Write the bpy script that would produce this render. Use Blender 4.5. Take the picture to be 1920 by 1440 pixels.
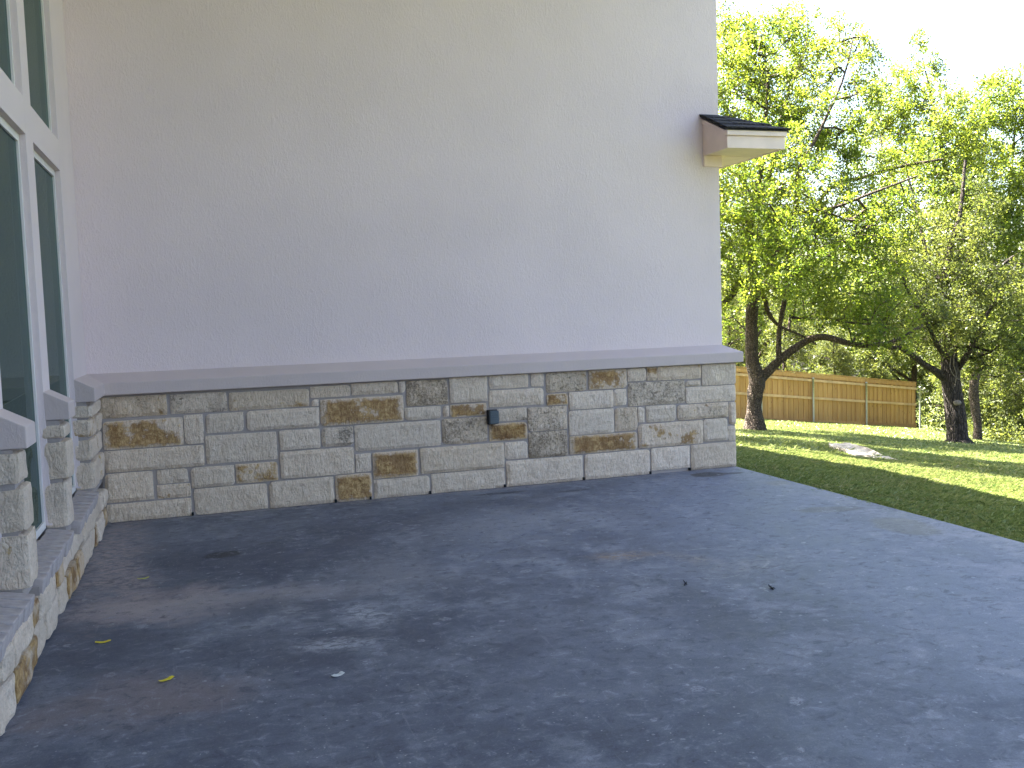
import bpy, bmesh, math, random
import numpy as np
from mathutils import Vector, Matrix, noise
R_ = math.radians
for o in list(bpy.data.objects):
    bpy.data.objects.remove(o)
scene = bpy.context.scene
COL = scene.collection

# ------------------------------------------------------------------ camera
CAM_LOC = (0.8563, -8.3985, 1.6)
YAW, PITCH, ROLL = 0.3091, -0.0719, -0.0332
cam = bpy.data.cameras.new('camera')
cam.sensor_width = 36.0
cam.lens = 1780.88 / 1920 * 36.0
cam.clip_start = 0.05
cam.clip_end = 600
cam_o = bpy.data.objects.new('camera', cam)
COL.objects.link(cam_o)
_f = Vector((math.sin(YAW) * math.cos(PITCH), math.cos(YAW) * math.cos(PITCH), math.sin(PITCH)))
_r0 = Vector((math.cos(YAW), -math.sin(YAW), 0))
_u0 = _r0.cross(_f)
_r = math.cos(ROLL) * _r0 + math.sin(ROLL) * _u0
_u = -math.sin(ROLL) * _r0 + math.cos(ROLL) * _u0
cam_o.matrix_world = Matrix(((_r.x, _u.x, -_f.x, CAM_LOC[0]), (_r.y, _u.y, -_f.y, CAM_LOC[1]),
                             (_r.z, _u.z, -_f.z, CAM_LOC[2]), (0, 0, 0, 1)))
scene.camera = cam_o

# ------------------------------------------------------------------ light
SUN_DIR = Vector((-0.345, 0.40, 1.0)).normalized()        # towards the sun
SUN_EL = math.asin(SUN_DIR.z)
world = bpy.data.worlds.new('World')
scene.world = world
world.use_nodes = True
wn = world.node_tree
bg = wn.nodes['Background']
sky = wn.nodes.new('ShaderNodeTexSky')
sky.sky_type = 'NISHITA'
sky.sun_disc = False
sky.sun_elevation = SUN_EL
sky.sun_rotation = math.atan2(SUN_DIR.x, SUN_DIR.y)
sky.air_density = 1.0
sky.dust_density = 3.2
sky.ozone_density = 1.0
wn.links.new(sky.outputs[0], bg.inputs[0])
bg.inputs[1].default_value = 0.05
sun = bpy.data.lights.new('sun', 'SUN')
sun.energy = 5.0
sun.angle = R_(0.53)
sun.color = (1.0, 0.95, 0.87)
sun_o = bpy.data.objects.new('sun', sun)
COL.objects.link(sun_o)
sun_o.rotation_euler = SUN_DIR.to_track_quat('Z', 'Y').to_euler()
sun_o.location = (0, 0, 30)
vs = scene.view_settings
vs.view_transform = 'Standard'
vs.look = 'None'
vs.exposure = 3.9
vs.gamma = 1.0
vs.use_curve_mapping = False
scene.cycles.max_bounces = 7
scene.cycles.diffuse_bounces = 4
scene.cycles.glossy_bounces = 2
scene.cycles.transmission_bounces = 3
scene.cycles.caustics_reflective = False
scene.cycles.caustics_refractive = False
scene.cycles.transparent_max_bounces = 8
scene.cycles.sample_clamp_indirect = 6.0
scene.cycles.use_denoising = True
scene.cycles.use_light_tree = False

# ------------------------------------------------------------------ helpers
def link(o, parent=None):
    COL.objects.link(o)
    if parent is not None:
        o.parent = parent
    return o

def mesh_obj(name, verts, faces, mat, parent=None, smooth=False):
    me = bpy.data.meshes.new(name)
    me.from_pydata([tuple(v) for v in verts], [], faces)
    me.update()
    if mat:
        me.materials.append(mat)
    if smooth:
        me.polygons.foreach_set('use_smooth', [True] * len(me.polygons))
    return link(bpy.data.objects.new(name, me), parent)

def np_mesh(name, V, F, mat, parent=None, smooth=False):
    """V (n,3) array, F (m,k) int array, k = 3 or 4"""
    me = bpy.data.meshes.new(name)
    m, k = F.shape
    me.vertices.add(len(V)); me.vertices.foreach_set('co', np.ascontiguousarray(V, dtype=np.float32).ravel())
    me.loops.add(m * k); me.loops.foreach_set('vertex_index', np.ascontiguousarray(F, dtype=np.int32).ravel())
    me.polygons.add(m)
    me.polygons.foreach_set('loop_start', np.arange(0, m * k, k, dtype=np.int32))
    me.polygons.foreach_set('loop_total', np.full(m, k, dtype=np.int32))
    if smooth:
        me.polygons.foreach_set('use_smooth', np.ones(m, dtype=bool))
    me.update(calc_edges=True)
    if mat:
        me.materials.append(mat)
    return link(bpy.data.objects.new(name, me), parent)

def boxv(x0, x1, y0, y1, z0, z1):
    v = [(x0, y0, z0), (x1, y0, z0), (x1, y1, z0), (x0, y1, z0), (x0, y0, z1), (x1, y0, z1), (x1, y1, z1), (x0, y1, z1)]
    f = [(0, 3, 2, 1), (4, 5, 6, 7), (0, 1, 5, 4), (1, 2, 6, 5), (2, 3, 7, 6), (3, 0, 4, 7)]
    return v, f

class MB:
    def __init__(s): s.v = []; s.f = []
    def box(s, *a):
        v, f = boxv(*a); n = len(s.v); s.v += v; s.f += [tuple(i + n for i in q) for q in f]; return s
    def add(s, v, f):
        n = len(s.v); s.v += [tuple(p) for p in v]; s.f += [tuple(i + n for i in q) for q in f]; return s
    def build(s, name, mat, parent=None, bevel=0, smooth=False):
        o = mesh_obj(name, s.v, s.f, mat, parent, smooth)
        if bevel:
            bm = bmesh.new(); bm.from_mesh(o.data)
            bmesh.ops.bevel(bm, geom=bm.edges[:], offset=bevel, segments=2, affect='EDGES', profile=0.5)
            bm.to_mesh(o.data); bm.free()
        return o

def box(name, dims, mat, parent=None, bevel=0):
    return MB().box(*dims).build(name, mat, parent, bevel)

def empty(name, loc=(0, 0, 0)):
    o = bpy.data.objects.new(name, None)
    o.location = loc
    o.empty_display_size = 0.2
    return link(o)

def tag(o, label=None, cat=None, group=None, kind=None):
    if label: o['label'] = label
    if cat: o['category'] = cat
    if group: o['group'] = group
    if kind: o['kind'] = kind
    return o

def tube(path, sides=10, wob=0.0, seed=0, capend=True):
    """path: list of (x,y,z,r). returns V,F arrays (quads) of a swept tube"""
    P = np.array([p[:3] for p in path], float); rad = np.array([p[3] for p in path], float)
    n = len(P); V = []
    rng = np.random.RandomState(seed)
    ref = np.array([0.31, 0.17, 0.93])
    side = None
    for i in range(n):
        t = P[min(i + 1, n - 1)] - P[max(i - 1, 0)]
        t = t / (np.linalg.norm(t) + 1e-9)
        if side is None:
            side = np.cross(t, [0.0, 1.0, 0.0] if abs(t[1]) < .8 else [1.0, 0, 0])
        side = side - t * side.dot(t); side /= np.linalg.norm(side) + 1e-9
        b = np.cross(t, side)
        a = np.arange(sides) * 2 * np.pi / sides
        rr = rad[i] * (1 + (rng.rand(sides) - .5) * wob)
        V.append(P[i] + np.outer(np.cos(a) * rr, side) + np.outer(np.sin(a) * rr, b))
    V = np.concatenate(V)
    F = []
    for i in range(n - 1):
        for j in range(sides):
            k = (j + 1) % sides
            F.append((i * sides + j, i * sides + k, (i + 1) * sides + k, (i + 1) * sides + j))
    return V, np.array(F)

def smooth_path(path, step=0.12):
    """Catmull-Rom resample of (x,y,z,r)"""
    P = np.array(path, float)
    Q = np.vstack([2 * P[0] - P[1], P, 2 * P[-1] - P[-2]])
    out = []
    for i in range(1, len(Q) - 2):
        p0, p1, p2, p3 = Q[i - 1], Q[i], Q[i + 1], Q[i + 2]
        n = max(1, int(np.linalg.norm(p2[:3] - p1[:3]) / step))
        for k in range(n):
            t = k / n
            out.append(0.5 * ((2 * p1) + (-p0 + p2) * t + (2 * p0 - 5 * p1 + 4 * p2 - p3) * t * t + (-p0 + 3 * p1 - 3 * p2 + p3) * t ** 3))
    out.append(P[-1])
    out = np.array(out); out[:, 3] = np.maximum(out[:, 3], 0.004)
    return out

# ------------------------------------------------------------------ materials
class NT:
    def __init__(s, name):
        s.m = bpy.data.materials.new(name); s.m.use_nodes = True
        s.t = s.m.node_tree; s.b = s.t.nodes['Principled BSDF']; s.out = s.t.nodes['Material Output']
        s.b.inputs['Specular IOR Level'].default_value = 0.3
    def n(s, typ, **kw):
        nd = s.t.nodes.new(typ)
        for k, v in kw.items(): setattr(nd, k, v)
        return nd
    def l(s, a, b): s.t.links.new(a, b)
    def set(s, sock, v):
        if hasattr(v, 'is_linked') or isinstance(v, bpy.types.NodeSocket): s.l(v, sock)
        else: sock.default_value = v
    def math(s, op, a, b=0.0, c=None, clamp=False):
        nd = s.n('ShaderNodeMath', operation=op, use_clamp=clamp)
        s.set(nd.inputs[0], a); s.set(nd.inputs[1], b)
        if c is not None: s.set(nd.inputs[2], c)
        return nd.outputs[0]
    def coord(s, which='Object'):
        return s.n('ShaderNodeTexCoord').outputs[which]
    def pos(s):
        return s.n('ShaderNodeNewGeometry').outputs['Position']
    def noise(s, vec, scale, detail=4, rough=0.55, dist=0.0, out='Fac'):
        nd = s.n('ShaderNodeTexNoise'); s.l(vec, nd.inputs['Vector'])
        nd.inputs['Scale'].default_value = scale; nd.inputs['Detail'].default_value = detail
        nd.inputs['Roughness'].default_value = rough; nd.inputs['Distortion'].default_value = dist
        return nd.outputs[out]
    def voro(s, vec, scale, feature='F1', out='Distance', rand=1.0):
        nd = s.n('ShaderNodeTexVoronoi', feature=feature); s.l(vec, nd.inputs['Vector'])
        nd.inputs['Scale'].default_value = scale; nd.inputs['Randomness'].default_value = rand
        return nd.outputs[out]
    def mapv(s, vec, scale=(1, 1, 1), loc=(0, 0, 0), rot=(0, 0, 0)):
        nd = s.n('ShaderNodeMapping'); s.l(vec, nd.inputs['Vector'])
        nd.inputs['Scale'].default_value = scale; nd.inputs['Location'].default_value = loc; nd.inputs['Rotation'].default_value = rot
        return nd.outputs[0]
    def rng(s, v, a, b, c=0.0, d=1.0, smooth=True):
        nd = s.n('ShaderNodeMapRange'); nd.interpolation_type = 'SMOOTHSTEP' if smooth else 'LINEAR'
        s.set(nd.inputs['Value'], v)
        for k, x in zip(('From Min', 'From Max', 'To Min', 'To Max'), (a, b, c, d)): s.set(nd.inputs[k], x)
        return nd.outputs[0]
    def mix(s, fac, a, b, blend='MIX'):
        nd = s.n('ShaderNodeMix', data_type='RGBA', blend_type=blend)
        s.set(nd.inputs[0], fac)
        for sock, v in ((nd.inputs[6], a), (nd.inputs[7], b)):
            if isinstance(v, tuple): sock.default_value = v if len(v) == 4 else v + (1,)
            else: s.l(v, sock)
        return nd.outputs[2]
    def bump(s, h, strength=0.5, dist=0.01, normal=None):
        nd = s.n('ShaderNodeBump'); s.l(h, nd.inputs['Height'])
        nd.inputs['Strength'].default_value = strength; nd.inputs['Distance'].default_value = dist
        if normal is not None: s.l(normal, nd.inputs['Normal'])
        return nd.outputs[0]
    def done(s, color=None, rough=None, normal=None):
        if color is not None:
            if isinstance(color, tuple): s.b.inputs['Base Color'].default_value = color if len(color) == 4 else color + (1,)
            else: s.l(color, s.b.inputs['Base Color'])
        if rough is not None: s.set(s.b.inputs['Roughness'], rough)
        if normal is not None: s.l(normal, s.b.inputs['Normal'])
        return s.m

def m_stucco(name, c, bump=0.5):
    k = NT(name); p = k.pos()
    big = k.noise(p, 0.9, 3); mid = k.noise(p, 9, 4)
    a = k.noise(p, 62, 5, 0.75)
    pv = k.mapv(p, (48, 48, 17))
    w = k.noise(pv, 1.0, 3, 0.6, 1.2)                       # short trowel drags
    w2 = k.rng(w, 0.44, 0.72)
    patch = k.rng(k.noise(p, 4, 3), 0.3, 0.7, .45, 1)
    h = k.math('ADD', k.math('MULTIPLY', a, 0.6), k.math('MULTIPLY', k.math('MULTIPLY', w2, patch), 0.45))
    col = k.mix(k.rng(big, .35, .65), tuple(x * .97 for x in c), tuple(min(1, x * 1.02) for x in c))
    col = k.mix(k.math('MULTIPLY', k.rng(mid, .5, .75), .12), col, tuple(x * .9 for x in c))
    return k.done(col, 0.92, k.bump(h, bump, 0.012))

def m_stone():
    """object colour carries each stone's own staining: R rust, G dark pitting, B tan tint"""
    k = NT('limestone')
    oi = k.n('ShaderNodeObjectInfo')
    off = k.n('ShaderNodeVectorMath', operation='SCALE'); off.inputs[3].default_value = 37.0
    cmb = k.n('ShaderNodeCombineXYZ')
    for i in range(3): k.l(oi.outputs['Random'], cmb.inputs[i])
    k.l(cmb.outputs[0], off.inputs[0])
    add = k.n('ShaderNodeVectorMath', operation='ADD'); k.l(k.coord('Object'), add.inputs[0]); k.l(off.outputs[0], add.inputs[1])
    p = add.outputs[0]
    sep = k.n('ShaderNodeSeparateColor'); k.l(oi.outputs['Color'], sep.inputs[0])
    rust, dark, tan = sep.outputs[0], sep.outputs[1], sep.outputs[2]
    n1 = k.noise(p, 7, 5, .6, .4); n2 = k.noise(p, 24, 6, .65); n3 = k.noise(p, 90, 5, .7); n4 = k.noise(p, 3.4, 3, .5, .3)
    base = k.mix(tan, (.80, .64, .52), (.63, .46, .305))
    base = k.mix(k.rng(n2, .35, .7), base, k.mix(tan, (.90, .755, .635), (.74, .57, .42)))
    base = k.mix(k.math('MULTIPLY', k.rng(n3, .48, .68), .55), base, (.36, .33, .28))
    # stone's own tonal difference
    base = k.mix(k.math('MULTIPLY', oi.outputs['Random'], .38), base, (.48, .40, .32))
    # rust staining: patchy veil whose extent grows with R
    rv = k.math('ADD', k.math('MULTIPLY', n4, .65), k.math('MULTIPLY', n2, .35))
    thr = k.math('MULTIPLY_ADD', rust, -.38, .70)
    rm = k.rng(rv, thr, k.math('ADD', thr, .07))
    gs = k.n('ShaderNodeSeparateXYZ'); k.l(k.coord('Generated'), gs.inputs[0])
    gx_ = k.math('MINIMUM', gs.outputs[0], k.math('SUBTRACT', 1.0, gs.outputs[0])); gz_ = k.math('MINIMUM', gs.outputs[2], k.math('SUBTRACT', 1.0, gs.outputs[2]))
    edge = k.math('MINIMUM', k.math('MULTIPLY', gx_, 1.6), gz_)
    edge = k.rng(k.math('ADD', edge, k.math('MULTIPLY', k.math('SUBTRACT', n2, .5), .5)), .0, .16)
    rm = k.math('MULTIPLY', k.math('MULTIPLY', rm, edge), k.rng(rust, .0, .12))
    rcol = k.mix(k.rng(n2, .38, .66), (.27, .135, .035), (.56, .36, .15))
    rcol = k.mix(k.math('MULTIPLY', tan, k.rng(n1, .45, .6)), rcol, (.17, .075, .02))
    col = k.mix(k.math('MULTIPLY', rm, .88), base, rcol)
    # dark pitting
    dv = k.math('ADD', k.math('MULTIPLY', n1, .35), k.math('MULTIPLY', k.noise(p, 55, 6, .75, .5), .65))
    dt = k.math('MULTIPLY_ADD', dark, -.235, .65)
    dm = k.math('MULTIPLY', k.rng(dv, dt, k.math('ADD', dt, .13)), k.rng(dark, .0, .1))
    dcol = k.mix(tan, (.19, .165, .135), (.22, .155, .10))
    col = k.mix(k.math('MULTIPLY', dm, .75), col, dcol)
    # chipped relief
    ridg = k.n('ShaderNodeTexNoise'); k.l(k.mapv(p, (24, 24, 9), rot=(0, R_(28), 0)), ridg.inputs['Vector'])
    ridg.inputs['Scale'].default_value = 1.6; ridg.inputs['Detail'].default_value = 6; ridg.inputs['Roughness'].default_value = .62; ridg.inputs['Distortion'].default_value = .8
    h = k.math('ADD', k.math('MULTIPLY', ridg.outputs[0], 1.0), k.math('MULTIPLY', n2, .5))
    h = k.math('ADD', h, k.math('MULTIPLY', n3, .22)); h = k.math('SUBTRACT', h, k.math('MULTIPLY', dm, .25))
    k.b.inputs['Specular IOR Level'].default_value = .15
    return k.done(col, .95, k.bump(h, .9, .03))

def m_mortar():
    k = NT('mortar'); p = k.pos()
    col = k.mix(k.noise(p, 12, 4), (.32, .275, .26), (.42, .365, .345))
    return k.done(col, .95, k.bump(k.noise(p, 130, 4, .7), .6, .005))

def m_simple(name, c, rough=.6, nscale=20, var=.12, bump=.2, bscale=80, bdist=.003, stretch=(1, 1, 1), metallic=0, spec=.3):
    k = NT(name); p = k.mapv(k.coord('Object'), stretch)
    n = k.noise(p, nscale, 4)
    col = k.mix(k.rng(n, .3, .7), tuple(x * (1 - var) for x in c), tuple(min(1, x * (1 + var)) for x in c))
    k.b.inputs['Metallic'].default_value = metallic
    k.b.inputs['Specular IOR Level'].default_value = spec
    return k.done(col, rough, k.bump(k.noise(p, bscale, 4), bump, bdist))

def m_concrete():
    k = NT('stained_concrete'); P = k.pos()
    wv = k.noise(P, 1.6, 5, .6, 0, 'Color')
    sub = k.n('ShaderNodeVectorMath', operation='SUBTRACT'); k.l(wv, sub.inputs[0]); sub.inputs[1].default_value = (.5, .5, .5)
    def warp(amount):
        sc = k.n('ShaderNodeVectorMath', operation='SCALE'); k.l(sub.outputs[0], sc.inputs[0]); sc.inputs[3].default_value = amount
        ad = k.n('ShaderNodeVectorMath', operation='ADD'); k.l(P, ad.inputs[0]); k.l(sc.outputs[0], ad.inputs[1])
        return ad.outputs[0]
    W1, W2 = warp(.9), warp(.22)
    brk = k.math('SUBTRACT', k.noise(k.mapv(P, (1, 1.6, 1), rot=(0, 0, R_(20))), 3.2, 9, .68, .6), .5)
    big = k.noise(P, .55, 4, .55, .6); mid = k.noise(P, 2.6, 6, .62, .7); fine = k.noise(P, 18, 6, .65); grain = k.noise(P, 160, 4, .7)
    A, B, C_ = (.078, .088, .124), (.150, .166, .215), (.25, .26, .30)
    col = k.mix(k.rng(k.math('ADD', big, k.math('MULTIPLY', brk, .35)), .34, .64), A, B)
    col = k.mix(k.math('MULTIPLY', k.rng(mid, .46, .68), .8), col, C_)
    col = k.mix(k.math('MULTIPLY', k.rng(k.noise(P, 7, 6, .68, .5), .5, .72), .5), col, C_)
    col = k.mix(k.math('MULTIPLY', k.rng(mid, .30, .46, 1, 0), .5), col, (.060, .068, .098))
    # wide washes of dust and damp, each where it lies on the slab: x, y, rx, ry, angle, softness, colour, amount
    txr = k.rng(k.noise(k.mapv(P, (1, 1.5, 1), rot=(0, 0, R_(15))), 17, 8, .72, .5), .40, .60, .12, 1.15)
    def blob(col, x, y, rx, ry, ang, soft, c, amt, w):
        q = k.mapv(w, (1, 1, 1), (-x, -y, 0))
        q = k.mapv(q, (1 / rx, 1 / ry, 0), (0, 0, 0), (0, 0, 0)) if not ang else k.mapv(k.mapv(q, (1, 1, 1), (0, 0, 0), (0, 0, -R_(ang))), (1 / rx, 1 / ry, 0))
        ln = k.n('ShaderNodeVectorMath', operation='LENGTH'); k.l(q, ln.inputs[0])
        m = k.rng(k.math('ADD', ln.outputs['Value'], k.math('MULTIPLY', brk, 2.2 * soft)), 1 - soft, 1 + soft * .7, amt, 0)
        if w is W2 and soft > .45: m = k.math('MULTIPLY', m, txr)
        return k.mix(m, col, c)
    dark = (.052, .060, .090)
    for a in [(.95, -1.75, 1.1, .75, -8, .8, dark, .75, W1), (2.6, -.9, 1.2, .5, 6, .8, dark, .55, W1), (1.5, -2.3, .7, .35, 0, .8, dark, .5, W1),
              (.25, -3.3, .38, .8, 0, .8, dark, .65, W1), (1.3, -3.75, 1.1, .45, -12, .8, dark, .55, W1), (.7, -4.7, .9, .5, 0, .9, dark, .5, W1), (2.6, -4.9, 1.2, .8, 0, .9, dark, .4, W1),
              (.12, -1.2, .22, 1.4, 0, .9, (.36, .295, .29), .85, W2), (.50, -2.62, .34, .34, 0, .9, (.40, .325, .315), .95, W1), (.3, -1.9, .16, .8, 8, .9, (.35, .29, .285), .7, W2),
              (.95, -2.7, .7, .22, -6, .9, (.29, .265, .275), .7, W1), (.5, -4.15, .42, .30, 0, .8, (.20, .165, .17), .8, W1),
              (1.60, -3.32, .11, .26, 10, .8, (.42, .43, .47), .7, W2), (1.38, -3.72, .24, .10, -20, .8, (.42, .43, .47), .65, W2), (1.2, -3.1, .1, .12, 0, .9, (.36, .36, .38), .5, W2),
              (3.0, -.02, 4.5, .085, 0, .5, (.30, .27, .275), .8, W2), (3.1, -1.5, .9, .5, 0, .9, (.28, .29, .33), .5, W1), (1.9, -2.5, .35, .5, 0, .9, (.29, .295, .33), .5, W1),
              (3.42, -2.74, .22, .12, 0, .8, (.29, .205, .13), .75, W2), (3.75, -3.0, .1, .2, 30, .8, (.33, .285, .24), .5, W2), (4.0, -3.3, .3, .2, 0, .9, (.33, .31, .28), .4, W2),
              (4.9, -2.5, 1.0, 2.6, 0, .9, (.165, .19, .245), .5, W1), (5.75, -3.0, .18, 4.0, 0, .9, (.24, .25, .26), .5, W2)]:
        col = blob(col, *a)
    # crisp damp marks
    wet = (.026, .025, .024)
    for a in [(.90, -1.52, .125, .10, 0, .18, wet, .8, W2), (1.20, -1.30, .08, .03, 5, .3, wet, .5, W2), (5.42, -.28, .17, .12, 0, .15, (.045, .046, .044), .9, W2), (5.6, -.32, .16, .05, 0, .2, (.05, .05, .048), .85, W2),
              (3.3, -.25, .25, .045, 4, .4, (.04, .045, .06), .85, W2), (3.97, -.45, .22, .04, 4, .4, (.05, .055, .07), .8, W2),
              (5.45, -2.13, .28, .10, -15, .25, (.125, .125, .115), .7, W2), (5.55, -2.85, .20, .30, 0, .2, (.15, .147, .13), .7, W2), (5.75, -1.0, .12, .10, 0, .4, (.2, .19, .16), .5, W2)]:
        col = blob(col, *a)
    # curved scuff ring left by something dragged
    q = k.mapv(k.mapv(W2, (1, 1, 1), (-3.72, 3.12, 0)), (1 / .46, 1 / .33, 0))
    ln = k.n('ShaderNodeVectorMath', operation='LENGTH'); k.l(q, ln.inputs[0])
    ring = k.math('MULTIPLY', k.rng(k.math('ABSOLUTE', k.math('SUBTRACT', ln.outputs['Value'], 1.0)), .0, .04, 1, 0), k.rng(k.noise(P, 5, 3), .45, .6))
    col = k.mix(k.math('MULTIPLY', ring, .45), col, (.4, .4, .4))
    # fine mottling: worn paste, chalk and darker pores
    f2 = k.noise(k.mapv(P, (1, 1.35, 1), rot=(0, 0, R_(25))), 11, 9, .74, .8)
    col = k.mix(k.math('MULTIPLY', k.rng(f2, .52, .68), k.rng(mid, .36, .62, .2, .8)), col, (.29, .305, .35))
    col = k.mix(k.rng(f2, .48, .34, 0, .7), col, (.045, .052, .078))
    # paint and mortar splashes
    for sc, thr, amt, c in ((2.6, .13, .6, (.34, .35, .39)), (6.0, .16, .6, (.34, .35, .39)), (12, .15, .6, (.42, .43, .46)), (26, .14, .65, (.50, .50, .52))):
        wp = k.mapv(W2, (1, 1, 0), (sc, -sc, 0))
        v = k.voro(wp, sc)
        ed = k.math('MULTIPLY', k.math('ADD', fine, .35), thr)
        m = k.rng(v, k.math('MULTIPLY', ed, .75), ed, 1, 0)
        keep = k.rng(k.noise(k.mapv(P, (1, 1, 1), (sc * 3, 0, 0)), .9, 3), .34, .52)
        cl = k.n('ShaderNodeSeparateColor'); k.l(k.voro(wp, sc, out='Color'), cl.inputs[0])
        keep2 = k.rng(cl.outputs[0], .45, .55)
        tex = k.rng(k.noise(P, 55, 4, .7), .38, .56)
        col = k.mix(k.math('MULTIPLY', k.math('MULTIPLY', m, k.math('MULTIPLY', keep, keep2)), k.math('MULTIPLY', tex, amt)), col, c)
    v = k.voro(k.mapv(P, (1, 1, 0), (5, 9, 0)), 11); cl = k.n('ShaderNodeSeparateColor'); k.l(k.voro(k.mapv(P, (1, 1, 0), (5, 9, 0)), 11, out='Color'), cl.inputs[0])
    col = k.mix(k.math('MULTIPLY', k.rng(v, .04, .055, 1, 0), k.rng(cl.outputs[1], .75, .8)), col, (.03, .03, .035))
    # fine scratches and grain
    scr = k.noise(k.mapv(P, (30, 2.2, 1), rot=(0, 0, R_(22))), 1.0, 4, .6, .3)
    col = k.mix(k.math('MULTIPLY', k.rng(scr, .62, .75), .18), col, (.42, .43, .45))
    col = k.mix(k.rng(grain, .40, .72, 0, .45), col, (.045, .05, .065), 'MIX')
    col = k.mix(k.rng(k.noise(P, 70, 5, .75), .52, .75, 0, .38), col, (.33, .34, .39))
    rough = k.rng(mid, .3, .7, .52, .68)
    h = k.math('ADD', k.math('MULTIPLY', grain, .35), k.math('MULTIPLY', fine, .6))
    k.b.inputs['Specular IOR Level'].default_value = .35
    return k.done(col, rough, k.bump(h, .3, .004))

def m_leaf(name, c0, c1, t0, t1, trans=.5):
    k = NT(name)
    g = k.n('ShaderNodeNewGeometry')
    r = g.outputs['Random Per Island']
    big = k.noise(k.coord('Object'), .7, 3)
    f = k.math('ADD', k.math('MULTIPLY', r, .6), k.math('MULTIPLY', k.rng(big, .35, .65), .4))
    col = k.mix(f, c0, c1); tcol = k.mix(f, t0, t1)
    k.l(col, k.b.inputs['Base Color']); k.b.inputs['Roughness'].default_value = .45; k.b.inputs['Specular IOR Level'].default_value = .35
    tr = k.n('ShaderNodeBsdfTranslucent'); k.l(tcol, tr.inputs[0])
    mx = k.n('ShaderNodeMixShader'); mx.inputs[0].default_value = trans
    k.l(k.b.outputs[0], mx.inputs[1]); k.l(tr.outputs[0], mx.inputs[2]); k.l(mx.outputs[0], k.out.inputs['Surface'])
    return k.m

def m_bark(name, c0, c1, zs=3, xs=26, bump=1.0):
    k = NT(name); p = k.pos()
    q = k.mapv(p, (xs, xs, zs))
    n = k.noise(q, 1, 5, .65, .6); n2 = k.noise(p, 5, 4)
    v = k.voro(k.mapv(p, (xs * .9, xs * .9, zs * 2.4)), 1.0, 'DISTANCE_TO_EDGE')
    col = k.mix(k.rng(n, .3, .7), c0, c1)
    col = k.mix(k.rng(v, .0, .14, .75, 0), col, tuple(x * .3 for x in c0))
    col = k.mix(k.math('MULTIPLY', k.rng(n2, .55, .75), .3), col, (.17, .15, .13))
    h = k.math('ADD', n, k.rng(v, 0, .2))
    return k.done(col, .95, k.bump(h, bump, .02))

M = {}
M['stucco'] = m_stucco('stucco', (.735, .615, .618))
M['trim'] = m_stucco('stucco_trim', (.68, .575, .575), .25)
M['ledge'] = m_stucco('ledge_stucco', (.55, .455, .435), .25)
M['stone'] = m_stone()
M['mortar'] = m_mortar()
M['concrete'] = m_concrete()
M['brick'] = m_simple('sill_brick', (.40, .345, .335), .9, 14, .16, .5, 90, .006)
M['vinyl'] = m_simple('white_vinyl', (.74, .70, .68), .35, 6, .03, .03, 60, .001)
M['eave'] = m_simple('beige_trim_paint', (.80, .64, .57), .55, 5, .05, .12, 60, .002)
M['ceil'] = m_simple('ceiling_paint', (.84, .77, .86), .7, 3, .04, .1, 60, .002)
M['shingle'] = m_simple('asphalt_shingle', (.035, .033, .037), .95, 40, .5, .8, 160, .006)
M['plastic'] = m_simple('slate_plastic', (.085, .105, .122), .45, 10, .08, .05, 80, .001)
M['blackp'] = m_simple('black_plastic', (.012, .013, .015), .4, 10, .1, .05, 80, .001)
M['galv'] = m_simple('galvanised_steel', (.42, .43, .43), .45, 25, .12, .05, 90, .001, metallic=.6)
M['yellow'] = m_simple('yellow_print', (.62, .50, .03), .5, 40, .15, .1, 80, .001)
M['olive'] = m_simple('olive_leaf', (.48, .47, .10), .6, 40, .2, .1, 80, .001)
M['paper'] = m_simple('grey_paper', (.55, .56, .56), .7, 40, .12, .1, 80, .001)
M['twig'] = m_simple('dark_leaf_scrap', (.015, .016, .022), .8, 40, .3, .3, 80, .002)
M['rock'] = m_simple('pale_limestone', (.40, .36, .29), .95, 9, .35, .9, 30, .03)
M['bark'] = m_bark('oak_bark', (.050, .035, .025), (.125, .095, .072), 7, 22, 1.0)
M['cbark'] = m_bark('shaggy_bark', (.022, .016, .013), (.10, .078, .065), 2.2, 26, 1.3)
M['vine'] = m_simple('pale_vine', (.17, .14, .11), .9, 20, .2, .3, 60, .004)
M['oakleaf'] = m_leaf('oak_leaves', (.040, .070, .012), (.10, .125, .020), (.12, .215, .018), (.40, .44, .038), .5)
M['oakleaf2'] = m_leaf('oak_leaves_back', (.042, .072, .014), (.105, .13, .024), (.12, .215, .022), (.41, .45, .042), .5)
M['cedleaf'] = m_leaf('olive_leaves', (.035, .052, .015), (.095, .11, .03), (.09, .13, .02), (.28, .30, .05), .45)
M['woodleaf'] = m_leaf('woodland_leaves', (.035, .05, .016), (.095, .115, .035), (.08, .11, .02), (.28, .30, .055), .45)
def m_glass():
    k = NT('window_glass')
    n = k.noise(k.pos(), 1.1, 2)
    k.done(k.mix(k.rng(n, .3, .7), (.018, .030, .027), (.026, .040, .035)), .6)
    k.b.inputs['Specular IOR Level'].default_value = 0
    gl = k.n('ShaderNodeBsdfGlossy'); gl.inputs['Color'].default_value = (.42, .55, .52, 1); gl.inputs['Roughness'].default_value = .02
    k.l(k.bump(n, .02, .02), gl.inputs['Normal'])
    fr = k.n('ShaderNodeFresnel'); fr.inputs[0].default_value = 1.6
    mx = k.n('ShaderNodeMixShader'); k.l(fr.outputs[0], mx.inputs[0]); k.l(k.b.outputs[0], mx.inputs[1]); k.l(gl.outputs[0], mx.inputs[2])
    k.l(mx.outputs[0], k.out.inputs['Surface'])
    return k.m
M['glass'] = m_glass()
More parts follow.
